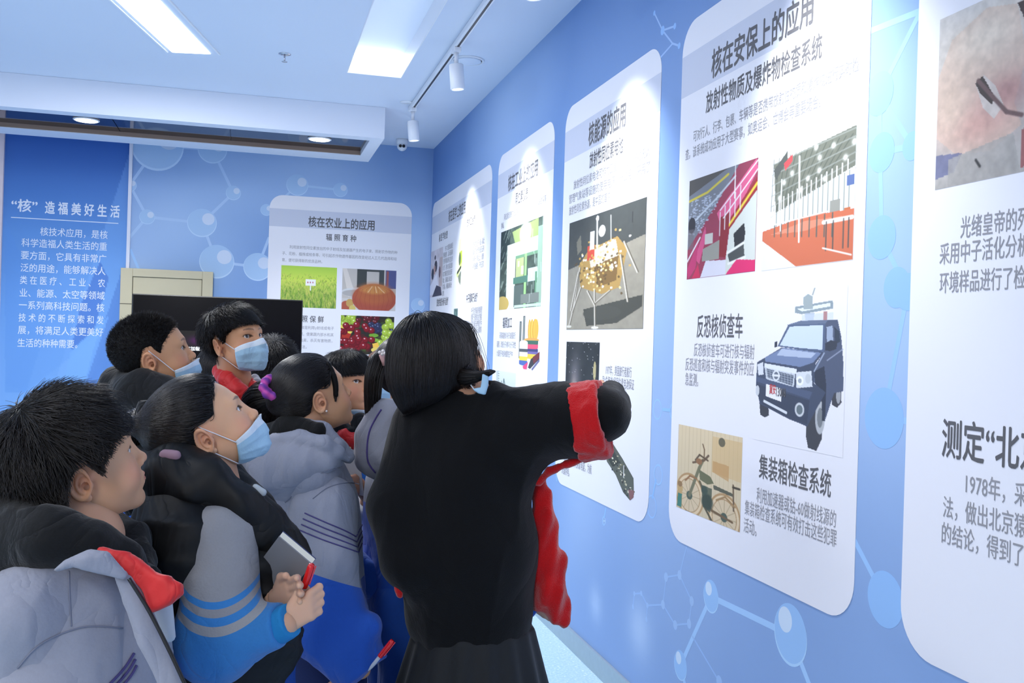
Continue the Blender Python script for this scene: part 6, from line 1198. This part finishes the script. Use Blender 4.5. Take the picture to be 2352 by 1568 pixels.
# bob haircut
DWN = (T_.R.T @ np.array((0, 0, -1.))).astype(np.float32); XRT = (T_.R.T @ MW[:, 0]).astype(np.float32)
def bob(P):
    d = head_core(P) - .020 + .015 * np.clip((P[:, 1] + .02) / .05, 0, 1); d = smin(d, ell(P, (-.006, -.046, -.005), (.084, .084, .105)), .03)
    d = smin(d, rc(P, (.058, -.002, .02), (.060, .004, -.058), .018, .012), .02); d = smin(d, rc(P, (-.058, .0, .02), (-.060, .004, -.058), .018, .012), .02)
    d = smin(d, rc(P, (0, -.09, -.02), (0, -.105, -.085), .06, .045), .04)
    face = smax(np.abs(P[:, 0]) - .064 - .12 * np.clip(.05 - P[:, 1], 0, .1), .008 - P[:, 1] + .0 * P[:, 2], .01); face = smax(face, P[:, 2] - .062, .012)
    d = smax(d, -face, .01); d = smax(d, P @ DWN + .42 * (P @ XRT) - .088, .03)
    return smax(d, -(smax(smax(head_core(P) - .004, P[:, 2] + .05, .01), -.01 - P[:, 1], .01)), .01)
mb = sdf_mesh(bob, (-.14, -.18, -.15), (.14, .13, .15), .0042); hb = T_.add('hair', (T_.w(mb[0]), mb[1]), M['scalp']); rng = np.random.default_rng(77)
P_ = sample_mesh(*mb, 15000, rng, lambda c: (c[:, 2] > -.06) * 1.); part = np.array((.0, -.01, .12)); dwn = T_.R.T @ np.array((0, 0, -1.))
def drT(p, t): d = p - part; d /= np.linalg.norm(d, axis=1)[:, None] + 1e-6; up_ = np.clip((p[:, 2:3] - .02) / .1, 0, 1); return d * up_ + dwn * (1.1 - up_) + rng.normal(size=p.shape) * .04 + np.array((0, .9, -.1)) * np.clip((t - .55), 0, 1) * (p[:, 2:3] < -.03) * (p[:, 1:2] > -.06) * 1.6
lvT = rng.random(len(P_)) * .004
S_ = grow(bob, P_, drT, np.clip((.088 - P_ @ DWN - .42 * (P_ @ XRT)) * 1.12, .02, .3) * rng.uniform(.7, 1.25, len(P_)), 10, lambda t: .001 + lvT, .75)
curves_obj('hair_strands', T_.w(S_), np.linspace(.0006, .0003, 10), M['hair'], None).parent = hb
# flick of hair at the jaw
fl = [T_.w((.082, -.01, -.045)), at(1070, 866, 2.33), at(1102, 864, 2.30), at(1138, 852, 2.29)]; tail(T_, fl, [.030, .020, .010, .0015], 900, 15, 'hair_flick')
mT = plate([at(*q, 2.29) for q in ((1109, 860), (1121, 866), (1121, 884), (1114, 905), (1098, 903), (1084, 893), (1104, 890))], .004, .003); garment(T_, 'face_mask', mT, mT.pts, .03, mat('mask_blue', (168, 206, 230), .7), .0035, (.002, 60, 3))
wpart(tube('mask_strap', [at(1073, 868, 2.33), at(1082, 885, 2.325), at(1092, 898, 2.325)], .0016, M['strap'], None, 6), T_.root)
tors = [at(1050, 960, 2.44), at(1060, 1080, 2.44), at(1072, 1250, 2.44), at(1080, 1400, 2.45)]
def coat(P):
    d = chain(P, tors, [.115, .150, .160, .160], .06, sq=_n(at(1060, 1100, 3) - CAM), sk=1.12)
    d = smin(d, chain(P, [at(975, 990, 2.45), at(908, 1165, 2.38), at(932, 1290, 2.36)], [.085, .058, .066], .05), .06)
    d = smin(d, chain(P, [at(1110, 965, 2.43), at(1180, 985, 2.40), at(1275, 968, 2.37), at(1332, 967, 2.345)], [.082, .098, .084, .084], .03), .05)
    d = smin(d, chain(P, [at(1160, 1080, 2.42), at(1190, 1040, 2.41)], [.07, .06], .04), .04)
    d = smin(d, rc(P, at(1020, 915, 2.42), at(1110, 925, 2.42), .045, .045), .05)
    ax = _n(at(1332, 967, 2.345) - at(1275, 974, 2.37)).astype(np.float32); d = smax(d, (P - at(1336, 967, 2.345).astype(np.float32)) @ ax, .008)
    hb_ = at(1080, 1462, 2.44)[2]; d = smax(d, (hb_ + .01 * np.sin(P[:, 0] * 9)) - P[:, 2], .01)
    return smax(d, -rc(P, at(1080, 880, 2.42), at(1075, 915, 2.42), .062, .055), .01)
cb_ = [at(850, 900, 2.3), at(1340, 1480, 2.6), at(1340, 880, 2.3), at(900, 1480, 2.2)]
ct = garment(T_, 'coat', coat, cb_, .14, 'black_knit', .0085, (.007, 14, 12))
cu0, cu1 = at(1327, 970, 2.345), at(1378, 962, 2.33); axc = _n(cu1 - cu0).astype(np.float32)
def cuff(P): q = rc(P, cu0, cu1, .096, .096, sq=_n(cu0 - CAM), k=1.2); h = (P - cu0.astype(np.float32)) @ axc; L_ = np.linalg.norm(cu1 - cu0); return smax(smax(q, -h - .004, .008), h - L_ - .012, .008)
garment(T_, 'red_cuff', cuff, [cu0, cu1], .14, 'fleece', .0055, (.003, 90, 2), parent=ct)
garment(T_, 'inner_sleeve', lambda P: smin(chain(P, [at(1350, 955, 2.345), at(1386, 952, 2.33)], [.056, .062], .02), chain(P, [at(1388, 950, 2.33), at(1398, 930, 2.45), wrT], [.060, .050, .036], .02), .02), [at(1350, 955, 2.34), wrT, at(1420, 1000, 2.3)], .09, 'black_knit', .006, (.003, 30, 2))
lin_ = [at(1340, 1052, 2.36), at(1300, 1066, 2.37), at(1262, 1082, 2.39), at(1236, 1106, 2.41)]
garment(T_, 'lining_edge', lambda P: chain(P, lin_, [.010, .009, .009, .010], .005), lin_, .03, 'fleece', .005, (.002, 90, 4), parent=ct)
fp = [at(1240, 1105, 2.47), at(1248, 1190, 2.47), at(1255, 1290, 2.47), at(1262, 1370, 2.47)]
def flap(P):
    d = chain(P, fp, [.014, .030, .042, .044], .02, sq=_n(fp[1] - CAM), sk=1.3); return smin(d, chain(P, [at(1268, 1360, 2.46), at(1284, 1420, 2.45)], [.040, .022], .02), .02) - .004 * np.sin(P @ (XC * 150).astype(np.float32))
garment(T_, 'red_front_panel', flap, fp + [at(1284, 1430, 2.45)], .08, 'fleece', .006, (.005, 40, 6), parent=ct)
garment(T_, 'lining_edge', lambda P: chain(P, [at(912, 1330, 2.33), at(918, 1365, 2.33)], [.010, .008], .005), [at(912, 1330, 2.33), at(918, 1365, 2.33)], .03, 'fleece', .006, (.002, 90, 4), parent=ct)
garment(T_, 'lining_edge', lambda P: chain(P, [at(1168, 902, 2.44), at(1186, 908, 2.44)], [.012, .008], .005), [at(1168, 902, 2.44), at(1186, 908, 2.44)], .03, 'fleece', .005, (.002, 90, 4), parent=ct)
s0, s1 = at(1090, 1430, 2.45), at(1095, 1560, 2.45); sb0 = np.array((s1[0], s1[1], .28))
def skirt(P):
    a = np.arctan2(P[:, 1] - s0[1], P[:, 0] - s0[0]); r = np.interp(-P[:, 2], [-s0[2], -.28], [.150, .27]); q = np.hypot(P[:, 0] - s0[0], (P[:, 1] - s0[1]) * 1.1); pl = .012 * np.sin(a * 15) * np.interp(-P[:, 2], [-s0[2], -.3], [.25, 1.])
    return smax((q - r - pl) * .8, np.abs(P[:, 2] - (s0[2] + .28) / 2) - (s0[2] - .28) / 2, .01)
garment(T_, 'skirt', skirt, [s0, sb0], .34, 'skirt', .010, None)
for k in (-1, 1):
    c = np.array((s0[0], s0[1], 0)) + T_.Rt * k * .09 + T_.F * .03; R = np.stack([T_.Rt, T_.F, (0, 0, 1)], 1); g = lambda P, c=c: smax(smin(ell(P, c + (0, 0, .045), (.042, .12, .045), R), rc(P, c - T_.F * .05 + (0, 0, .06), c - T_.F * .05 + (0, 0, .36), .042, .05), .02), .002 - P[:, 2], .004)
    T_.add('boot', sdf_mesh(g, *bounds([c - T_.F * .13, c + T_.F * .13, c + (0, 0, .36)], .06), .01, slack=2), M['black_cloth'])
# ================================================================ HELD THINGS
def slabbox(name, o, ux, uy, uz, material, parent=None):
    o, ux, uy, uz = map(np.array, (o, ux, uy, uz)); V = [o + ux * a + uy * b + uz * c for c in (0, 1) for b in (0, 1) for a in (0, 1)]
    q = mesh(name, V, [(0, 2, 3, 1), (4, 5, 7, 6), (0, 1, 5, 4), (2, 6, 7, 3), (0, 4, 6, 2), (1, 3, 7, 5)], material); return wpart(q, parent) if parent else q
def pen(label, tip, top, group):
    r = tag(empty('marker_pen', tip), label, 'pen', group); d = _n(top - tip); L_ = np.linalg.norm(top - tip)
    with_root(r, lathe('barrel', [(.0015, 0), (.004, .012), (.0045, .02), (.0045, L_ * .52)], tip, d, M['penwhite'], n=16), lathe('cap', [(.0056, L_ * .46), (.0062, L_ * .48), (.0062, L_ * .93), (.005, L_)], tip, d, M['penred'], n=16),
              slabbox('clip', tip + d * L_ * .55 + _n(np.cross(d, MW[:, 2] * 0 + _n(CAM - tip))) * .0065, d * L_ * .45, _n(CAM - tip) * .004, _n(np.cross(d, _n(CAM - tip))) * .002, M['penred']))
    return r
M['penred'] = mat('pen_red_plastic', (222, 20, 24), .25, coat=.4); M['penwhite'] = mat('pen_barrel', (196, 200, 208), .2, coat=.3)
M['cover'] = mat('grey_notebook_cover', (126, 128, 134), .6); M['pages'] = mat('page_edges', (222, 220, 206), .7); M['navyedge'] = mat('navy_edge', (48, 56, 96), .6); M['sticky'] = mat('yellow_sticky_note', (222, 218, 156), .7); M['bluepen'] = mat('blue_pen', (34, 70, 160), .4)
pen('red capped marker pen held upright beside the grey notebook', at(683, 1392, 1.685), at(716, 1296, 1.66), 'red pens of the pupils')
pen('red capped marker pen pointing right in the low hand of the bun girl', at(846, 1540, 2.26), at(902, 1470, 2.26), 'red pens of the pupils')
nb = tag(empty('notebook', at(680, 1300, 1.76)), 'grey notebook with cream page edge held by the girl in the black vest', 'notebook')
o = at(640, 1232, 1.72); ux = at(716, 1296, 1.70) - o; dn = at(664, 1362, 1.74) - at(716, 1296, 1.70); nz_ = _n(-_n(CAM - o) * .55 + np.array((0, 0, .6)) + XC * 0 + MW[:, 0] * .45)
with_root(nb, slabbox('front_cover', o, ux, dn * 1.15, nz_ * .002, M['cover']), slabbox('pages', o + nz_ * .002 + ux * .01, ux * .98, dn * 1.13, nz_ * .010, M['pages']), slabbox('back_cover', o + nz_ * .012, ux, dn * 1.15, nz_ * .002, M['navyedge']))
# make the spine side run up behind the vest
nb2 = tag(empty('notebook', at(815, 1080, 2.88)), 'pale notebook with yellow sticky note held beside the bun girl\'s shoulder', 'notebook')
o = at(786, 1036, 2.88); ux = at(824, 1042, 2.86) - o; uy = at(798, 1132, 2.88) - o; nz_ = -_n(CAM - o)
with_root(nb2, slabbox('front_cover', o, ux, uy, nz_ * .002, mat('pale_cover', (190, 190, 192), .6)), slabbox('pages', o + nz_ * .002, ux * .98 + nz_ * 0, uy * .99, nz_ * .010, M['pages']), slabbox('back_cover', o + nz_ * .012, ux * 1.03, uy, nz_ * .002, mat('pink_edge', (206, 176, 180), .6)),
          slabbox('sticky_note', at(787, 1024, 2.885), at(806, 1026, 2.88) - at(787, 1024, 2.885), at(788, 1046, 2.885) - at(787, 1024, 2.885), nz_ * .001, M['sticky']))
bp_ = tube('pen', [at(787, 1034, 2.86), at(796, 1020, 2.86)], .0045, M['bluepen'], None, 10); tag(bp_, 'short blue pen clipped on the pale notebook', 'pen')
print('SCRIPT', time.time() - T0, 'tris', sum(len(o.data.loop_triangles) or sum(len(p.vertices) - 2 for p in o.data.polygons) for o in bpy.data.objects if o.type == 'MESH') if False else len(bpy.data.objects))
